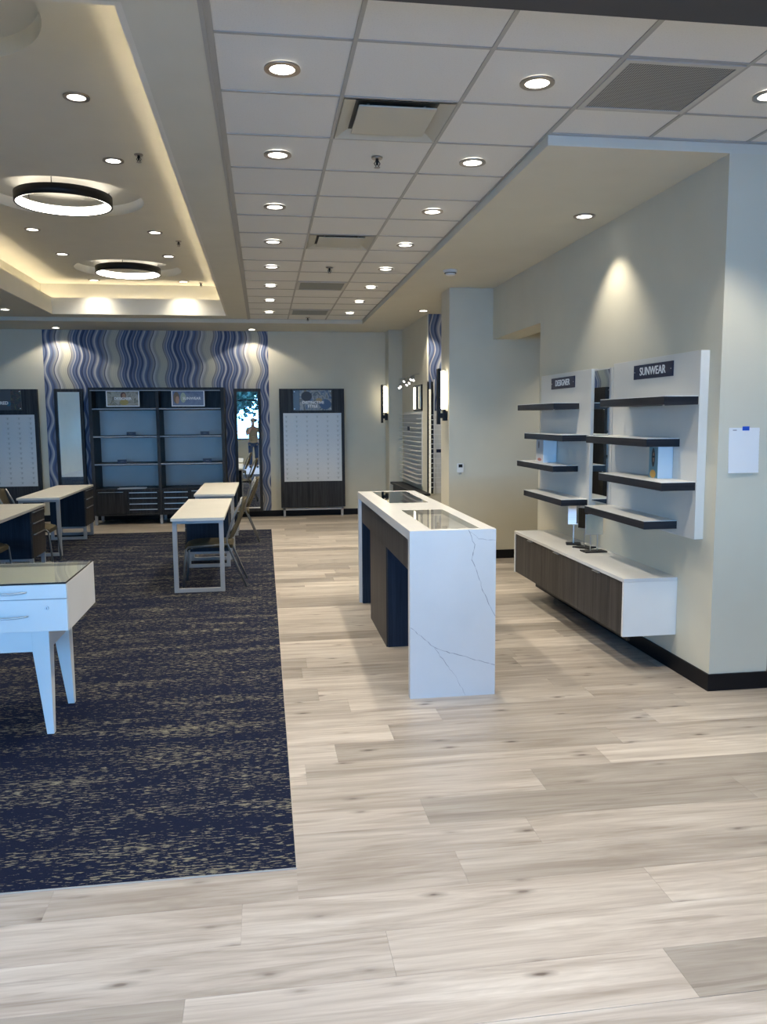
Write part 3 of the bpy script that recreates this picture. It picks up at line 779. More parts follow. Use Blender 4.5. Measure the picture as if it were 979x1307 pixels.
# paper on the front of the right wall (its printed code square is left out)
t = thing('paper_notice', 'white paper sheet taped to the front of the right wall end', 'paper', (2.92, 4.62, 1.38))
bm = bmesh.new(); n_ = 12
for i in range(n_):
    za, zb = 1.380+.277*i/n_, 1.380+.277*(i+1)/n_
    fa, fb = (.010*(1-i/n_)**2+.002), (.010*(1-(i+1)/n_)**2+.002)
    quad(bm, (2.817, 4.62-fa, za), (3.022, 4.62-fa*.6, za), (3.020, 4.62-fb*.6, zb), (2.818, 4.62-fb, zb))
bmesh.ops.remove_doubles(bm, verts=bm.verts, dist=1e-4)
o = obj('sheet', bm, m_paper, t); o.modifiers.new('s', 'SOLIDIFY').thickness = .0006
B('tape', m_tape, t, (2.905, 2.951, 4.6163, 4.6170, 1.640, 1.665))
bm = bmesh.new(); quad(bm, (2.842, 4.6172, 1.639), (2.868, 4.6172, 1.639), (2.868, 4.6172, 1.646), (2.842, 4.6172, 1.646)); obj('print_mark', bm, m_vein, t)

# thermostat
t = thing('thermostat', 'small white thermostat with dark screen on the middle wall', 'thermostat', (2.352, 9.6, 1.12))
B('body', m_white, t, (2.313, 2.391, 9.578, 9.5999, 1.072, 1.185), bevel=.006)
B('screen', m_black, t, (2.328, 2.376, 9.5765, 9.5782, 1.135, 1.172))
bm = bmesh.new(); tube(bm, [(2.352,9.585,1.072),(2.362,9.58,1.058),(2.35,9.58,1.046),(2.338,9.585,1.056)], .006, 8); obj('key_loop', bm, m_chrome, t)

# wall sconces
def sconce(x, y, label):
    t = thing('wall_sconce', label, 'light', (x, y, 1.66), group='vertical wall sconces')
    B('black_fin', m_black, t, (x-.118, x-.088, y-.045, y+.045, 1.655, 2.325))
    bm = bmesh.new(); box(bm, x-.072, x-.022, y-.025, y+.025, 1.84, 2.30); obj('opal_diffuser', bm, m_tube, t, bevel=.01)
    B('wall_bracket', m_black, t, (x-.100, x-.0005, y-.022, y+.022, 1.73, 1.79), (x-.05, x-.02, y-.03, y+.03, 1.70, 1.83))
    B('wall_plate', m_black, t, (x-.012, x-.0005, y-.04, y+.04, 1.70, 1.82))
sconce(2.215, 9.73, 'near vertical black wall sconce glowing on the end of the middle wall')
sconce(2.19, 14.34, 'far vertical black wall sconce glowing at the back wall corner')

# ================================================================== ALCOVE DISPLAY behind the middle wall
t = thing('wallpaper', 'narrow strip of wavy blue wallpaper high on the alcove wall', 'wallpaper', (2.86, 12.0, .62))
B('printed_sheet', m_wallpaper, t, (2.452, 3.19, 11.992, 11.9995, .66, ZS-.002))
m_rod = plain('white_rod', (0.74,0.74,0.72), 0.35)
m_lit = emit('lit_strip', (1.0, 0.93, 0.72), 0.45)
t = thing('eyewear_rack', 'white rod eyewear rack along the side wall of the alcove', 'display rack', (2.43, 13.0, .66))
B('back_board', m_pegwall, t, (2.418, 2.4295, 12.34, 13.98, .68, 1.84))
for k in range(16):
    z = .72 + .072*k
    B('rod_shelf', m_rod, t, (2.335, 2.418, 12.36, 13.96, z-.004, z+.004))
B('tag', m_navy, t, (2.328, 2.334, 12.95, 13.12, 1.535, 1.60))
t = thing('lit_mirror_cabinet', 'dark framed mirror cabinet above the alcove eyewear rack', 'mirror', (2.43, 12.65, 1.85))
B('frame', m_black, t, (2.405, 2.4295, 12.34, 12.99, 1.85, 2.25))
B('mirror_glass', m_mirror, t, (2.4025, 2.4048, 12.37, 12.96, 1.875, 2.225))
B('light_strip', m_lit, t, (2.400, 2.4022, 12.50, 12.54, 1.885, 2.215))
t = thing('corner_rack', 'rod rack with black posts and lit strip at the alcove corner', 'display rack', (2.55, 11.9, .60))
B('post', m_black, t, (2.428, 2.447, 11.95, 11.991, .60, 2.27))
B('lit_strip', m_lit, t, (2.449, 2.482, 11.97, 11.991, .60, 2.16))
B('post', m_black, t, (2.484, 2.510, 11.95, 11.991, .60, 2.27))
B('post', m_rod, t, (2.512, 2.522, 11.90, 11.911, .60, 2.30))
B('back_board', m_pegwall, t, (2.535, 2.95, 11.98, 11.991, .60, 1.84))
for k in range(16):
    z = .70 + .072*k
    B('rod_shelf', m_rod, t, (2.440, 2.95, 11.90, 11.908, z-.004, z+.004))
B('tag', m_navy, t, (2.55, 2.62, 11.893, 11.899, 1.22, 1.27))
t = thing('console_shelf', 'low dark console ledge running under the alcove racks', 'shelf', (2.32, 13.0, 0))
B('top', m_dark, t, (2.20, 2.4295, 11.75, 14.15, .585, .62)); B('front_panel', m_dark, t, (2.24, 2.415, 12.1, 14.1, 0.0, .585))
t = thing('track_light', 'thin rail with small spot heads on the alcove wall', 'light', (2.36, 13.6, 2.42))
bm = bmesh.new(); tube(bm, [(2.38,12.5,2.42),(2.38,14.18,2.42)], .004, 6); obj('rail', bm, m_chrome, t)
for yy_ in (12.6, 14.1): B('rail_bracket', m_chrome, t, (2.38, 2.4295, yy_-.006, yy_+.006, 2.415, 2.425))
for k, (yy_, dz) in enumerate(((12.75,-.02),(12.98,-.0),(13.12,-.05),(13.35,-.07),(13.62,.0),(13.95,-.07),(14.12,-.09))):
    bm = bmesh.new(); cyl(bm, (2.38,yy_,2.42), (2.37,yy_,2.40+dz), .004, .004, 6); cyl(bm, (2.37,yy_,2.40+dz), (2.35,yy_-.03,2.345+dz), .014, .030, 14)
    h_ = obj('spot_head', bm, m_chrome, t)
    bm = bmesh.new(); cyl(bm, (2.35,yy_-.03,2.345+dz), (2.349,yy_-.0305,2.3435+dz), .024, .024, 14); obj('spot_lens', bm, m_lens, h_)

# ================================================================== BACK WALL
t = thing('wallpaper', 'wide panel of wavy blue and cream striped wallpaper covering the middle of the back wall', 'wallpaper', (-1.77, YB, 0.06))
B('printed_sheet', m_wallpaper, t, (-3.66, 0.11, YB-.008, YB-.0003, .06, ZS-.001))

# tall open shelving unit
ux0, ux1, uy0, uy1, uz1 = -2.816, -0.645, 13.87, 14.50, 2.266
uxm = -1.728
t = thing('shelving_unit', 'wide dark woodgrain shelving unit with drawers against the striped wallpaper', 'shelving', ((ux0+ux1)/2, (uy0+uy1)/2, 0))
B('side_panel', m_dark, t, (ux0, ux0+.052, uy0, uy1, .16, uz1), bevel=.001)
B('side_panel', m_dark, t, (ux1-.052, ux1, uy0, uy1, .16, uz1), bevel=.001)
B('partition', m_dark, t, (uxm-.026, uxm+.026, uy0, uy1, .16, uz1-.05), bevel=.001)
B('top_panel', m_dark, t, (ux0+.0521, ux1-.0521, uy0, uy1, uz1-.05, uz1))
B('header_back', m_dark, t, (ux0+.052, ux1-.052, uy1-.30, uy1-.28, 1.93, uz1-.05))
for xa, xb in ((ux0+.0525, uxm-.0265), (uxm+.0265, ux1-.0525)):
    B('back_panel', m_backpanel, t, (xa, xb, uy1-.02, uy1-.005, .60, 1.90))
for z in (1.92, 1.466, 1.010):
    sh = B('shelf', m_dark, t, (ux0+.0523, ux1-.0523, uy0+.02, uy1-.021, z-.022, z+.012))
    B('metal_edge', m_edge, sh, (ux0+.03, ux1-.06, uy0+.004, uy0+.0198, z-.012, z+.006))
B('metal_edge', m_edge, t, (ux0+.03, ux1-.06, uy0-.004, uy0-.0002, uz1-.056, uz1-.042))
B('counter', m_dark, t, (ux0+.0523, ux1-.0523, uy0+.005, uy1-.021, .565, .595))
B('carcass', m_black, t, (ux0+.053, ux1-.053, uy0+.03, uy1-.021, .165, .564))
B('bottom_rail', m_dark, t, (ux0+.0523, ux1-.0523, uy0+.002, uy0+.03, .155, .18))
def drawer_bank(xa, xb):
    for k in range(4):
        z = .186 + .094*k
        d = B('drawer', m_dark, t, (xa+.003, xb-.003, uy0+.006, uy0+.028, z, z+.090), bevel=.001)
        B('handle', m_chrome, d, (xa+.03, xb-.03, uy0-.010, uy0+.0055, z+.060, z+.072))
def door(xa, xb):
    d = B('door', m_dark, t, (xa+.003, xb-.003, uy0+.006, uy0+.028, .186, .558), bevel=.001)
    B('handle', m_chrome, d, (xa+.03, xb-.06, uy0-.010, uy0+.0055, .543, .552))
door(ux0+.055, -2.27); drawer_bank(-2.265, uxm-.028); drawer_bank(uxm+.028, -1.255); door(-1.25, ux1-.055)
for x in (ux0+.035, uxm, ux1-.035):
    for y in (uy0+.05, uy1-.05):
        B('leg', m_metal, t, (x-.022, x+.022, y-.022, y+.022, 0, .16))
def brand_sign(x0_, x1_, z0_, z1_, y, label, text, pic, frame_col, tx, tz, size, name='picture_sign'):
    g = thing(name, label, 'sign', ((x0_+x1_)/2, y, z0_))
    B('frame', frame_col, g, (x0_, x1_, y-.012, y+.004, z0_, z0_+.018), (x0_, x1_, y-.012, y+.004, z1_-.018, z1_), (x0_, x0_+.018, y-.012, y+.004, z0_+.018, z1_-.018), (x1_-.018, x1_, y-.012, y+.004, z0_+.018, z1_-.018))
    p_ = B('print', pic, g, (x0_+.018, x1_-.018, y-.004, y+.003, z0_+.018, z1_-.018))
    letters(text, size, face_front(tx, y-.0065, tz), p_, bold=.001)
    return g, p_
p1 = print_mat('print_tan', [(0.16,0.13,0.10), (0.30,0.26,0.19), (0.40,0.36,0.27), (0.12,0.11,0.07), (0.33,0.25,0.12)], 9, 1.0)
p2 = print_mat('print_blue', [(0.06,0.09,0.17), (0.12,0.15,0.25), (0.16,0.19,0.28), (0.07,0.10,0.19)], 5, 2.0)
p3 = print_mat('print_sea', [(0.04,0.08,0.17), (0.15,0.20,0.27), (0.34,0.34,0.32), (0.06,0.10,0.15), (0.28,0.22,0.13)], 8, 3.0)
p4 = print_mat('print_dark', [(0.012,0.012,0.016), (0.10,0.05,0.03), (0.02,0.025,0.03), (0.11,0.09,0.03), (0.015,0.02,0.03)], 12, 4.0)
yS = uy0+.06
g, pp = brand_sign(-2.545, -2.015, 1.955, 2.222, yS, 'framed tan picture sign at the top left of the shelving unit', 'DESIGNER', p1, m_letter, -2.28, 2.085, .060)
def patch(parent, name, col, xc, zc, rx, rz, y):
    bm = bmesh.new(); vs = [bm.verts.new((xc+rx*math.cos(2*PI*i/18), y, zc+rz*math.sin(2*PI*i/18))) for i in range(18)]; bm.faces.new(vs)
    obj(name, bm, plain('ink_'+name, col, 0.5), parent)
patch(pp, 'printed_hair', (0.10,0.03,0.015), -2.27, 2.14, .045, .050, yS-.0042)
patch(pp, 'printed_face', (0.36,0.18,0.09), -2.262, 2.135, .028, .036, yS-.0044)
patch(pp, 'printed_coat', (0.34,0.26,0.06), -2.26, 2.025, .070, .045, yS-.0046)
g, pp = brand_sign(-1.50, -0.962, 1.955, 2.222, yS, 'framed picture sign with a blue right half at the top right of the shelving unit', 'SUNWEAR', p2, m_letter, -1.17, 2.085, .062)
patch(pp, 'printed_hair', (0.16,0.10,0.05), -1.42, 2.10, .050, .095, yS-.0042)
patch(pp, 'printed_face', (0.42,0.24,0.15), -1.405, 2.06, .030, .065, yS-.0044)
patch(pp, 'printed_cloud', (0.38,0.42,0.32), -1.31, 2.10, .045, .085, yS-.0043)
for x, z, s_ in ((-2.17, 1.478, 'left placard on the upper middle shelf of the shelving unit'), (-0.975, 1.478, 'right placard on the upper middle shelf of the shelving unit'),
                 (-2.335, 1.022, 'left placard on the lower middle shelf of the shelving unit'), (-0.95, 1.022, 'right placard on the lower middle shelf of the shelving unit')):
    g = thing('shelf_placard', 'small navy '+s_, 'placard', (x, uy0+.06, z), group='navy placards on the shelving unit')
    B('block', m_navy, g, (x-.072, x+.072, uy0+.05, uy0+.068, z+.0005, z+.062), bevel=.002)
    B('print_line', m_vein, g, (x-.026, x+.026, uy0+.0488, uy0+.0496, z+.030, z+.033))
g = thing('tray', 'thin pale tray lying on the counter of the shelving unit', 'tray', (-2.19, 13.98, .595))
B('tray_floor', m_metal, g, (-2.42, -1.97, 13.89, 14.06, .5955, .602)); B('rim', m_metal, g, (-2.42, -1.97, 13.885, 13.89, .5955, .612), (-2.42, -1.97, 14.06, 14.065, .5955, .612))

# leaning mirrors
def tall_mirror(x0_, x1_, label, yaw):
    z0_, z1_ = .105, 2.268; y = 14.545
    g = thing('framed_mirror', label, 'mirror', ((x0_+x1_)/2, y, z0_), rot=(0, 0, yaw), group='tall framed mirrors')
    Mg = g.matrix_basis.copy(); hw = (x1_-x0_)/2; hh = z1_-z0_
    def P(name, mat, *b):
        bm = bmesh.new()
        for q in b: box(bm, *q)
        bmesh.ops.transform(bm, matrix=Mg, verts=bm.verts); return obj(name, bm, mat, g)
    w = .052
    P('frame', m_dark, (-hw, -hw+w, -.03, .03, 0, hh), (hw-w, hw, -.03, .03, 0, hh), (-hw+w, hw-w, -.03, .03, 0, w), (-hw+w, hw-w, -.03, .03, hh-w, hh))
    P('mirror_glass', m_mirror, (-hw+w, hw-w, -.012, -.008, w, hh-w))
    P('back_board', m_black, (-hw+w, hw-w, -.0079, .02, w, hh-w))
tall_mirror(-3.502, -3.035, 'tall dark framed mirror left of the shelving unit', -.02)
tall_mirror(-0.503, -0.038, 'tall dark framed mirror right of the shelving unit reflecting a person', .0092)

# frame boards with rows of clear pegs
def frame_board(x0_, label, signfn):
    x1_ = x0_+1.142; y0_, y1_ = 14.44, 14.53
    g = thing('eyewear_board', label, 'display board', ((x0_+x1_)/2, 14.49, 0), group='free-standing eyewear boards')
    B('board', m_dark, g, (x0_, x1_, y0_, y1_, .165, 2.262), bevel=.002)
    B('white_panel', m_pegpanel, g, (x0_+.063, x1_-.055, y0_-.008, y0_-.0002, .63, 1.836), bevel=.001)
    B('bottom_bar', m_metal, g, (x0_+.03, x1_-.03, y0_+.02, y1_-.02, .115, .150))
    for x in (x0_+.035, x1_-.075):
        B('leg', m_metal, g, (x, x+.04, y0_+.02, y1_-.02, 0, .164))
    for c in range(6):
        for r_ in range(14):
            x = x0_ + .115 + .1815*c; z = .685 + .0835*r_
            bm = bmesh.new()
            box(bm, x-.012, x+.012, y0_-.012, y0_-.008, z-.016, z+.016); box(bm, x-.034, x+.034, y0_-.030, y0_-.026, z+.016, z+.020); box(bm, x-.006, x+.006, y0_-.030, y0_-.012, z+.008, z+.016)
            obj('frame_peg', bm, m_peg, g)
    return g
g1 = frame_board(0.283, 'dark eyewear board with white peg panel and DISTINCTIVE STYLE sign right of the wallpaper', None)
g2 = frame_board(-4.90, 'dark eyewear board with white peg panel cut off by the left edge of the picture', None)
m_acr = plain('smoky_acrylic', (0.060,0.063,0.070), 0.3)
def board_sign(x0_, xi, x1_, z0_, z1_, label, pic, lines):
    y = 14.438
    g = thing('picture_sign', label, 'sign', ((x0_+x1_)/2, y, z0_))
    B('acrylic_plate', m_acr, g, (x0_, x1_, y-.010, y-.001, z0_, z1_))
    p_ = B('print', pic, g, (xi, x1_, y-.0125, y-.0101, z0_, z1_) if xi > x0_ or x0_ > 0 else (x0_, xi, y-.0125, y-.0101, z0_, z1_))
    for s_, x, z, sz in lines: letters(s_, sz, face_front(x, y-.0145, z), p_, bold=.0015)
    bm = bmesh.new()
    for xx_ in (x0_+.02, x1_-.02):
        for zz_ in (z0_+.025, z1_-.025): cyl(bm, (xx_, y-.010, zz_), (xx_, y-.018, zz_), .008, .008, 10)
    obj('standoff', bm, m_chrome, g)
    return p_
pp = board_sign(.527, .640, 1.200, 1.885, 2.236, 'blue grey picture sign reading DISTINCTIVE STYLE on the right eyewear board', p3, [('DISTINCTIVE', .875, 2.02, .066), ('STYLE', .865, 1.955, .066)])
patch(pp, 'printed_hair', (0.03,0.035,0.05), .76, 2.13, .095, .085, 14.4253)
patch(pp, 'printed_sea', (0.05,0.10,0.20), 1.09, 1.99, .10, .09, 14.4252)
patch(pp, 'printed_sand', (0.34,0.25,0.13), .98, 2.06, .055, .040, 14.4251)
pp = board_sign(-4.66, -4.17, -4.005, 1.915, 2.25, 'dark picture sign ending in the letters RED on the left eyewear board', p4, [('FEATURED', -4.385, 2.03, .072)])
patch(pp, 'printed_red', (0.22,0.02,0.02), -4.40, 2.16, .05, .07, 14.4253)
patch(pp, 'printed_blue', (0.03,0.11,0.17), -4.21, 2.02, .035, .04, 14.4252)

# ================================================================== DESKS
def make_desk(label, loc, side, length=2.0):
    """desk along Y; origin on the floor under the middle of the near loop; side = +1 drawers face +X"""
    t = thing('desk', label, 'desk', loc, group='white topped desks')
    X, Y = loc[0], loc[1]; hw = .262
    B('tabletop', m_desktop, t, (X-hw, X+hw, Y, Y+length, .727, .757), bevel=.002)
    def loop(y, zt=.727):
        b = .026
        return B('leg_frame', m_metal, t, (X-hw+.012, X-hw+.012+.044, y, y+b*1.4, 0, zt), (X+hw-.056, X+hw-.012, y, y+b*1.4, 0, zt), (X-hw+.056, X+hw-.056, y, y+b*1.4, .0, .04), (X-hw+.056, X+hw-.056, y, y+b*1.4, zt-.03, zt), bevel=.002)
    loop(Y+.03)
    py0, py1 = Y+length-.58, Y+length-.04
    loop(py0+.01, .19); loop(py1-.05, .19)
    p_ = B('pedestal', m_daytintw, t, (X-hw+.02, X+hw-.024, py0, py1, .19, .727), bevel=.001)  # blue of the daylight is put into the wood colour
    xs = X+side*(hw-.024) if side > 0 else X-hw+.02
    for k, (za, zb) in enumerate(((.60,.722), (.475,.595), (.195,.470))):
        xa, xb = (xs+.0005, xs+.018) if side > 0 else (xs-.018, xs-.0005)
        B('drawer', m_taupe, p_, (xa, xb, py0+.004, py1-.004, za, zb), bevel=.001)
        if k < 3:
            hx_ = (xb+.0003, xb+.014) if side > 0 else (xa-.014, xa-.0003)
            B('handle', m_chrome, p_, (*hx_, py0+.06, py1-.06, zb-.020, zb-.010))
    return t
make_desk('near white desk with steel loop leg and an olive chair tucked under it', (-0.672, 8.165, 0), -1)
make_desk('second white desk directly behind the near one, by the right wall mirror', (-0.660, 10.78, 0), -1)
make_desk('white desk at the back left, in front of the left wall mirror', (-2.848, 10.74, 0), 1, 2.08)
make_desk('white desk cut off by the left edge of the picture with drawers showing', (-2.838, 8.08, 0), 1, 1.93)

# ================================================================== CHAIRS (forward = +X in local space)
def make_chair(label, loc, rot):
    t = thing('chair', label, 'chair', (0, 0, 0), group='olive fabric chairs')
    hw = .205
    # seat cushion: rounded slab
    bm = bmesh.new(); n_ = 8; prof = []
    for i in range(n_+1):
        x = -.19 + .48*i/n_; z = .452 + .010*math.sin(PI*i/n_) - (.022 if i == n_ else .006 if i == n_-1 else 0)
        prof.append((x, z))
    V = []
    for (x, z) in prof:
        V.append([bm.verts.new((x, -hw+.01, z-.008)), bm.verts.new((x, -hw+.06, z+.006)), bm.verts.new((x, 0, z)), bm.verts.new((x, hw-.06, z+.006)), bm.verts.new((x, hw-.01, z-.008)),
                  bm.verts.new((x, hw-.02, z-.050)), bm.verts.new((x, -hw+.02, z-.050))])
    for i in range(n_):
        for k in range(7):
            f = bm.faces.new((V[i][k], V[i][(k+1)%7], V[i+1][(k+1)%7], V[i+1][k])); f.smooth = True
    bm.faces.new(V[0]); bm.faces.new(V[-1][::-1])
    obj('seat', bm, m_olive, t, bevel=.006)
    # curved backrest
    bm = bmesh.new(); G = []
    for j in range(9):
        v = j/8; z = .500 + .400*v; xb = -.150 - .150*v - .018*math.sin(PI*v)
        row = []
        for i in range(9):
            u = -1 + 2*i/8
            row.append((xb - .035*(1-u*u), u*(hw-.004*abs(u)), z + .012*(1-u*u)*v))
        G.append(row)
    A = [[bm.verts.new(p) for p in r_] for r_ in G]; Bk = [[bm.verts.new((p[0]-.014, p[1], p[2])) for p in r_] for r_ in G]
    for j in range(8):
        for i in range(8):
            for L_, fl_ in ((A, 1), (Bk, -1)):
                q = (L_[j][i], L_[j][i+1], L_[j+1][i+1], L_[j+1][i]); f = bm.faces.new(q if fl_ > 0 else q[::-1]); f.smooth = True
    for j in range(8):
        bm.faces.new((A[j][0], A[j+1][0], Bk[j+1][0], Bk[j][0])); bm.faces.new((A[j][8], Bk[j][8], Bk[j+1][8], A[j+1][8]))
    for i in range(8):
        bm.faces.new((A[0][i], Bk[0][i], Bk[0][i+1], A[0][i+1])); bm.faces.new((A[8][i], A[8][i+1], Bk[8][i+1], Bk[8][i]))
    obj('backrest', bm, m_olive, t)
    for s_ in (-1, 1):
        y = s_*(hw+.010)
        bm = bmesh.new(); tube(bm, [(.315, y, .0), (.300, y, .20), (.280, y, .400), (.255, y, .425)], .0115, 10); obj('leg', bm, m_tubesteel, t)
        bm = bmesh.new(); tube(bm, [(-.322, y, .0), (-.225, y, .24), (-.140, y, .445), (-.133, y, .50), (-.150, y, .56), (-.215, y, .74), (-.292, y, .895)], .0115, 10); obj('leg', bm, m_tubesteel, t)
        bm = bmesh.new(); tube(bm, [(.262, y, .425), (-.138, y, .448)], .0105, 10); obj('seat_rail', bm, m_tubesteel, t)
    bm = bmesh.new(); tube(bm, [(-.10, -hw-.01, .425), (-.10, hw+.01, .425)], .009, 8); tube(bm, [(.22, -hw-.01, .415), (.22, hw+.01, .415)], .009, 8); obj('cross_rail', bm, m_tubesteel, t)
    t.matrix_basis = Matrix.Translation(loc) @ Matrix.Rotation(rot, 4, 'Z')
    return t
ch = make_chair('olive fabric chair with tubular legs tucked under the near white desk', (-0.535, 8.60, 0), PI)
dup(ch, (-0.42, 11.65, 0), PI+.03, 'olive fabric chair at the second desk, in front of the right wall mirror')
dup(ch, (-2.86, 10.29, 0), 0.02, 'olive fabric chair at the left, standing between the two left desks')
dup(ch, (-2.978, 8.74, 0), 0.0, 'olive chair seat at the left edge, tucked under the cut-off desk')
dup(ch, (-2.978, 7.865, 0), 0.03, 'olive chair corner at the left edge, nearest the display table')

# ================================================================== NEAR DISPLAY TABLE
tx0, tx1, ty0, ty1 = -2.262, -1.062, 4.456, 5.155
t = thing('display_table', 'white glass topped display table with drawers and tapered legs, front left', 'table', ((tx0+tx1)/2, (ty0+ty1)/2, 0))
B('case', m_white, t, (tx0, tx1, ty0+.018, ty1, .601, .775), (tx0, tx1, ty0+.018, ty0+.034, .775, .858), (tx0, tx1, ty1-.018, ty1, .775, .858), (tx0, tx0+.018, ty0+.034, ty1-.018, .775, .858), (tx1-.018, tx1, ty0+.034, ty1-.018, .775, .858))
B('velvet_floor', plain('pale_green_lining', (0.74,0.78,0.72), 0.8), t, (tx0+.018, tx1-.018, ty0+.034, ty1-.018, .775, .84))
B('drawer', m_white, t, (tx0+.002, tx1-.002, ty0, ty0+.0178, .781, .857), bevel=.0012)
dl = B('drawer', m_white, t, (tx0+.002, tx1-.002, ty0, ty0+.0178, .603, .776), bevel=.0012)
B('groove', m_vein, t, (tx0+.004, tx1-.004, ty0+.006, ty0+.017, .7762, .7808))
bm = bmesh.new(); quad(bm, (tx0+.006, ty0+.006, .867), (tx1-.006, ty0+.006, .867), (tx1-.006, ty1-.004, .867), (tx0+.006, ty1-.004, .867)); obj('glass_top', bm, m_glass, t)
B('gasket', m_black, t, (tx0+.004, tx1-.004, ty0+.004, ty0+.012, .858, .8604), (tx1-.012, tx1-.004, ty0+.012, ty1-.004, .858, .8604), (tx0+.004, tx0+.012, ty0+.012, ty1-.004, .858, .8604))
B('glass_edge', m_black, t, (tx0+.004, tx1-.0055, ty0+.0045, ty0+.0058, .8604, .8668), (tx1-.0058, tx1-.0042, ty0+.0045, ty1-.004, .8604, .8668))
for z in (.819, .689):
    for xc in (-1.375, -1.95):
        bm = bmesh.new(); P_ = []
        for i in range(13):
            u = -1+2*i/12; P_.append((xc+u*.11, ty0-.002-.026*(1-abs(u)**3.0), z-.004*(1-u*u)))
        tube(bm, P_, .0052, 8); obj('handle', bm, m_chrome, t)
bm = bmesh.new(); cyl(bm, (-1.168, ty0+.001, .730), (-1.168, ty0-.006, .730), .011, .010, 18); lk = obj('lock', bm, m_chrome, t)
B('keyhole', m_black, lk, (-1.1695, -1.1665, ty0-.0066, ty0-.0061, .725, .735))
B('apron', m_white, t, (tx0+.14, tx1-.14, ty0+.10, ty0+.12, .467, .601), (tx0+.14, tx1-.14, ty1-.12, ty1-.10, .467, .601), (tx0+.14, tx0+.16, ty0+.12, ty1-.12, .467, .601), (tx1-.16, tx1-.14, ty0+.12, ty1-.12, .467, .601))
def taper_leg(xo, yo, sx, sy):
    """square leg; outer faces stay upright, inner faces taper"""
    bm = bmesh.new(); wt, wb = .090, .038
    def c(w, z):
        xs = sorted((xo, xo-sx*w)); ys_ = sorted((yo, yo-sy*w)); return [bm.verts.new((xs[0],ys_[0],z)), bm.verts.new((xs[1],ys_[0],z)), bm.verts.new((xs[1],ys_[1],z)), bm.verts.new((xs[0],ys_[1],z))]
    a, b, d = c(wb, 0), c(wt, .467), c(wt, .601)
    bm.faces.new(a[::-1]); bm.faces.new(d)
    for p_, q in ((a, b), (b, d)):
        for i in range(4): bm.faces.new((p_[i], p_[(i+1)%4], q[(i+1)%4], q[i]))
    obj('leg', bm, m_white, t, bevel=.002)
for sx, xo in ((1, tx1-.125), (-1, tx0+.125)):
    taper_leg(xo, ty0+.085, sx, -1); taper_leg(xo, ty1-.085, sx, 1)

for o in list(bpy.data.objects):            # stand the furniture on the carpet pile
    if o.parent is None and o.name.split('.')[0] in ('desk', 'chair', 'display_table'):
        m = o.matrix_basis.copy(); m.translation.z += .0085 if o.name.startswith('chair') else .0045; o.matrix_basis = m

# ================================================================== PHOTOGRAPHER (seen in the right wall mirror) and what stands behind him
m_skin = plain('skin', (0.42, 0.25, 0.17), 0.55, var=.05); m_shirt = plain('khaki_shirt', (0.34, 0.29, 0.20), 0.9, var=.08, bump=.2, bscale=120)
m_jeans = plain('blue_jeans', (0.030, 0.060, 0.14), 0.95, var=.2, bump=.2, bscale=400); m_hair = plain('grey_hair', (0.10, 0.09, 0.08), 0.9)
m_cap = plain('pale_cap', (0.45, 0.46, 0.48), 0.9)
PX, PY = -0.10, -0.50
t = thing('person', 'person in khaki shirt, jeans and cap holding a phone, seen in the right mirror', 'person', (PX, PY, 0))
def skinned(name, mat, verts, edges, parent, sub=2):
    me = bpy.data.meshes.new(name); me.from_pydata([(v[0]+PX, v[1]+PY, v[2]) for v in verts], edges, [])
    o = bpy.data.objects.new(name, me); COL.objects.link(o)
    sk = o.modifiers.new('skin', 'SKIN'); sk.use_smooth_shade = True
    for i, v in enumerate(verts):
        r_ = v[3]; me.skin_vertices[0].data[i].radius = r_ if isinstance(r_, tuple) else (r_, r_)
        me.skin_vertices[0].data[i].use_root = (i == 0)
    ss = o.modifiers.new('subd', 'SUBSURF'); ss.levels = ss.render_levels = sub
    dg = bpy.context.evaluated_depsgraph_get(); dg.update()
    m2 = bpy.data.meshes.new_from_object(o.evaluated_get(dg)); bpy.data.objects.remove(o)
    bm = bmesh.new(); bm.from_mesh(m2)
    for f in bm.faces: f.smooth = True; f.material_index = 0
    return obj(name, bm, mat, parent)
# the body: one continuous figure, arms raised to hold the phone; forward = +Y
bv = [(0,0,.94,(.155,.105)), (0,.005,1.10,(.150,.105)), (0,0,1.28,(.170,.115)), (0,-.01,1.42,(.150,.095)), (0,-.005,1.49,(.062,.062)), (0,.01,1.555,(.056,.060)),
      (0,.018,1.62,(.070,.082)), (0,.015,1.70,(.078,.094)), (0,.005,1.765,(.052,.064)),
      (-.10,0,.86,.092), (-.105,.01,.50,.062), (-.105,-.01,.30,.056), (-.11,-.02,.09,.038), (-.12,.05,.045,.038), (-.13,.14,.035,.030),
      (.10,0,.86,.092), (.11,.02,.50,.062), (.115,.0,.30,.056), (.12,-.02,.09,.038), (.13,.05,.045,.038), (.14,.14,.035,.030),
      (-.19,-.01,1.40,.058), (-.225,.06,1.24,.046), (-.215,.10,1.18,.042), (-.08,.27,1.40,.034), (-.005,.385,1.60,.024), (.022,.42,1.66,.022),
      (.19,-.01,1.40,.058), (.255,.06,1.22,.046), (.26,.11,1.17,.042), (.215,.29,1.41,.034), (.190,.40,1.60,.024), (.168,.425,1.665,.022)]
be = [(0,1),(1,2),(2,3),(3,4),(4,5),(5,6),(6,7),(7,8),(0,9),(9,10),(10,11),(11,12),(12,13),(13,14),(0,15),(15,16),(16,17),(17,18),(18,19),(19,20),
      (3,21),(21,22),(22,23),(23,24),(24,25),(25,26),(3,27),(27,28),(28,29),(29,30),(30,31),(31,32)]
body = skinned('body', m_skin, bv, be, t)
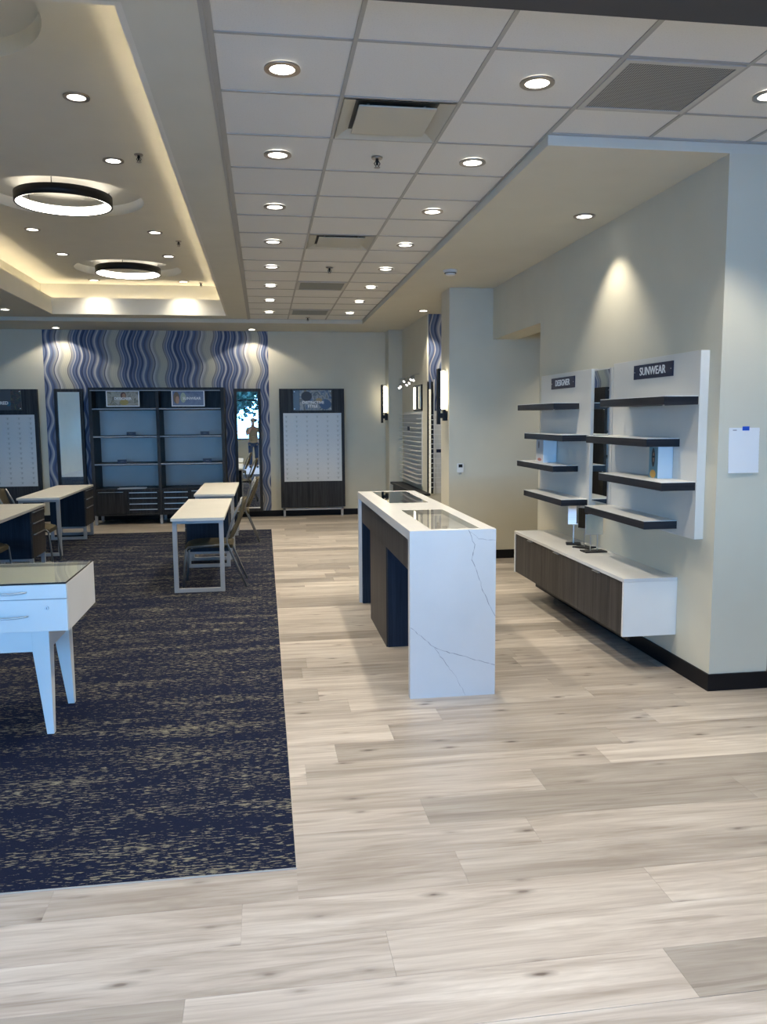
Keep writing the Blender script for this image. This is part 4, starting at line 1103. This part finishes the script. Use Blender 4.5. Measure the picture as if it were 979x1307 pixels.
# clothes follow the body
sv = [(0,0,.96,(.168,.120)), (0,.005,1.10,(.162,.118)), (0,0,1.28,(.180,.126)), (0,-.01,1.42,(.158,.104)), (0,-.008,1.47,(.085,.080)), (0,0,.90,(.170,.120)),
      (-.19,-.01,1.40,.070), (-.222,.055,1.25,.062), (.19,-.01,1.40,.070), (.25,.055,1.235,.062)]
skinned('shirt', m_shirt, sv, [(0,1),(1,2),(2,3),(3,4),(0,5),(3,6),(6,7),(3,8),(8,9)], t)
jv = [(0,0,.93,(.162,.114)), (-.10,0,.84,.104), (-.105,.01,.50,.076), (-.108,-.01,.28,.070), (-.11,-.015,.10,.064), (.10,0,.84,.104), (.11,.02,.50,.076), (.115,0,.28,.070), (.12,-.015,.10,.064)]
skinned('jeans', m_jeans, jv, [(0,1),(1,2),(2,3),(3,4),(0,5),(5,6),(6,7),(7,8)], t)
for sx, yy_ in ((-.12, 0), (.13, 0)):
    skinned('shoe', m_black, [(sx,-.05,.045,.046), (sx,.05,.045,.046), (sx*1.08,.17,.038,.036)], [(0,1),(1,2)], t)
# head details: hair, cap, nose, ears, eyes, mouth
def ell(name, mat, c, r_, parent, cut=None):
    bm = bmesh.new(); bmesh.ops.create_uvsphere(bm, u_segments=20, v_segments=14, radius=1)
    for v in bm.verts: v.co = Vector((v.co.x*r_[0]+c[0]+PX, v.co.y*r_[1]+c[1]+PY, v.co.z*r_[2]+c[2]))
    if cut is not None: bmesh.ops.delete(bm, geom=[v for v in bm.verts if v.co.z < cut], context='VERTS')
    for f in bm.faces: f.smooth = True
    return obj(name, bm, mat, parent)
ell('hair', m_hair, (0,-.012,1.690), (.088,.100,.092), t, 1.655)
cp = ell('cap', m_cap, (0,.004,1.715), (.095,.112,.090), t, 1.735)
ell('cap_peak', m_cap, (0,.100,1.738), (.070,.060,.010), cp)
ell('nose', m_skin, (0,.108,1.655), (.012,.018,.022), body)
ell('mouth', plain('lips', (0.30,0.12,0.10), 0.6), (0,.094,1.615), (.024,.008,.006), body)
for sx in (-1, 1):
    ell('ear', m_skin, (sx*.082,.010,1.665), (.010,.020,.030), body)
    ell('eye', plain('eye_dark', (0.04,0.03,0.03), 0.3), (sx*.030,.096,1.685), (.011,.007,.006), body)
# hands: palm, four unequal fingers wrapped on the phone's edge, thumb on the screen side
for sx, wx in ((-1, .022), (1, .168)):
    hx_ = .095 + sx*.052
    hv = [(wx,.420,1.655,.021), (hx_+sx*.012,.440,1.690,.026), (hx_+sx*.014,.447,1.725,.024)]; he = [(0,1),(1,2)]
    for k, (dz, ln) in enumerate(((1.745,.030),(1.727,.034),(1.708,.032),(1.690,.026))):
        i0 = len(hv); hv += [(hx_+sx*.016,.455,dz,.0095), (hx_+sx*.006,.474,dz+.002,.0085), (hx_-sx*ln*.8,.4795,dz+.003,.0075)]
        he += [(2 if k < 2 else 1, i0), (i0,i0+1), (i0+1,i0+2)]
    i0 = len(hv); hv += [(hx_+sx*.002,.436,1.700,.0105), (hx_-sx*.012,.440,1.722,.0085)]; he += [(1,i0),(i0,i0+1)]
    skinned('hand', m_skin, hv, he, body, 1)
ph = thing('phone', 'dark phone held up in both hands by the person in the mirror', 'phone', (-.005, -.035, 1.64))
B('case', m_black, ph, (-.045, .035, -.038, -.029, 1.635, 1.765), bevel=.003)

# dark seat and pale table by the storefront sill, seen in the mirror
t = thing('lounge_seat', 'dark lounge seat below the storefront window, seen in the right mirror', 'chair', (-1.3, -2.3, 0))
B('seat', m_black, t, (-1.75, -.85, -2.6, -1.95, .22, .46), bevel=.03); B('backrest', m_black, t, (-1.75, -.85, -2.75, -2.605, .22, .95), bevel=.03)
for lx in (-1.70, -.94):
    for ly in (-2.70, -2.02): B('leg', m_metal, t, (lx, lx+.04, ly, ly+.04, 0, .22))

# ================================================================== OUTSIDE the storefront
SB('ground_outside', plain('concrete', (0.30,0.30,0.30), 0.9, var=.1), (-60, 60, -70, WY-.2, -.25, -.10))
m_leaf = plain('leaf_green', (0.006, 0.024, 0.010), 0.8, var=.35); m_bark = plain('bark', (0.08,0.06,0.045), 0.95)
def tree(x, y, h, r_, label, seed):
    rr = random.Random(seed)
    t = thing('street_tree', label, 'tree', (x, y, -.1), group='trees outside the storefront')
    bm = bmesh.new(); cyl(bm, (x,y,-.1), (x,y,h*.55), .16, .09, 12)
    for k in range(5):
        a = rr.uniform(0, 6.28); cyl(bm, (x,y,h*.35+.1*k), (x+r_*.6*math.cos(a), y+r_*.6*math.sin(a), h*.75), .06, .02, 8)
    obj('trunk', bm, m_bark, t)
    bm = bmesh.new()
    for k in range(4500):
        a, b = rr.uniform(0, 2*PI), math.acos(rr.uniform(-1, 1)); q = r_*rr.uniform(.25, 1.0)**.5*(1+.18*math.sin(3*a)*math.sin(2*b))
        c = Vector((x+q*math.sin(b)*math.cos(a), y+q*math.sin(b)*math.sin(a), h*.72+q*.85*math.cos(b)))
        d1 = Vector((rr.uniform(-1,1), rr.uniform(-1,1), rr.uniform(-1,1))).normalized()*.18; d2 = d1.orthogonal().normalized()*.12
        quad(bm, c-d1, c+d2, c+d1, c-d2)
    obj('crown', bm, m_leaf, t, kind='stuff')
tree(-1.6, -15, 6.0, 3.0, 'leafy green tree outside, behind the person in the right mirror', 1)
tree(4.5, -19, 7.0, 3.2, 'leafy green tree farther right outside the storefront', 2)
tree(-9.5, -20, 6.5, 3.0, 'leafy green tree farther left outside the storefront', 3)
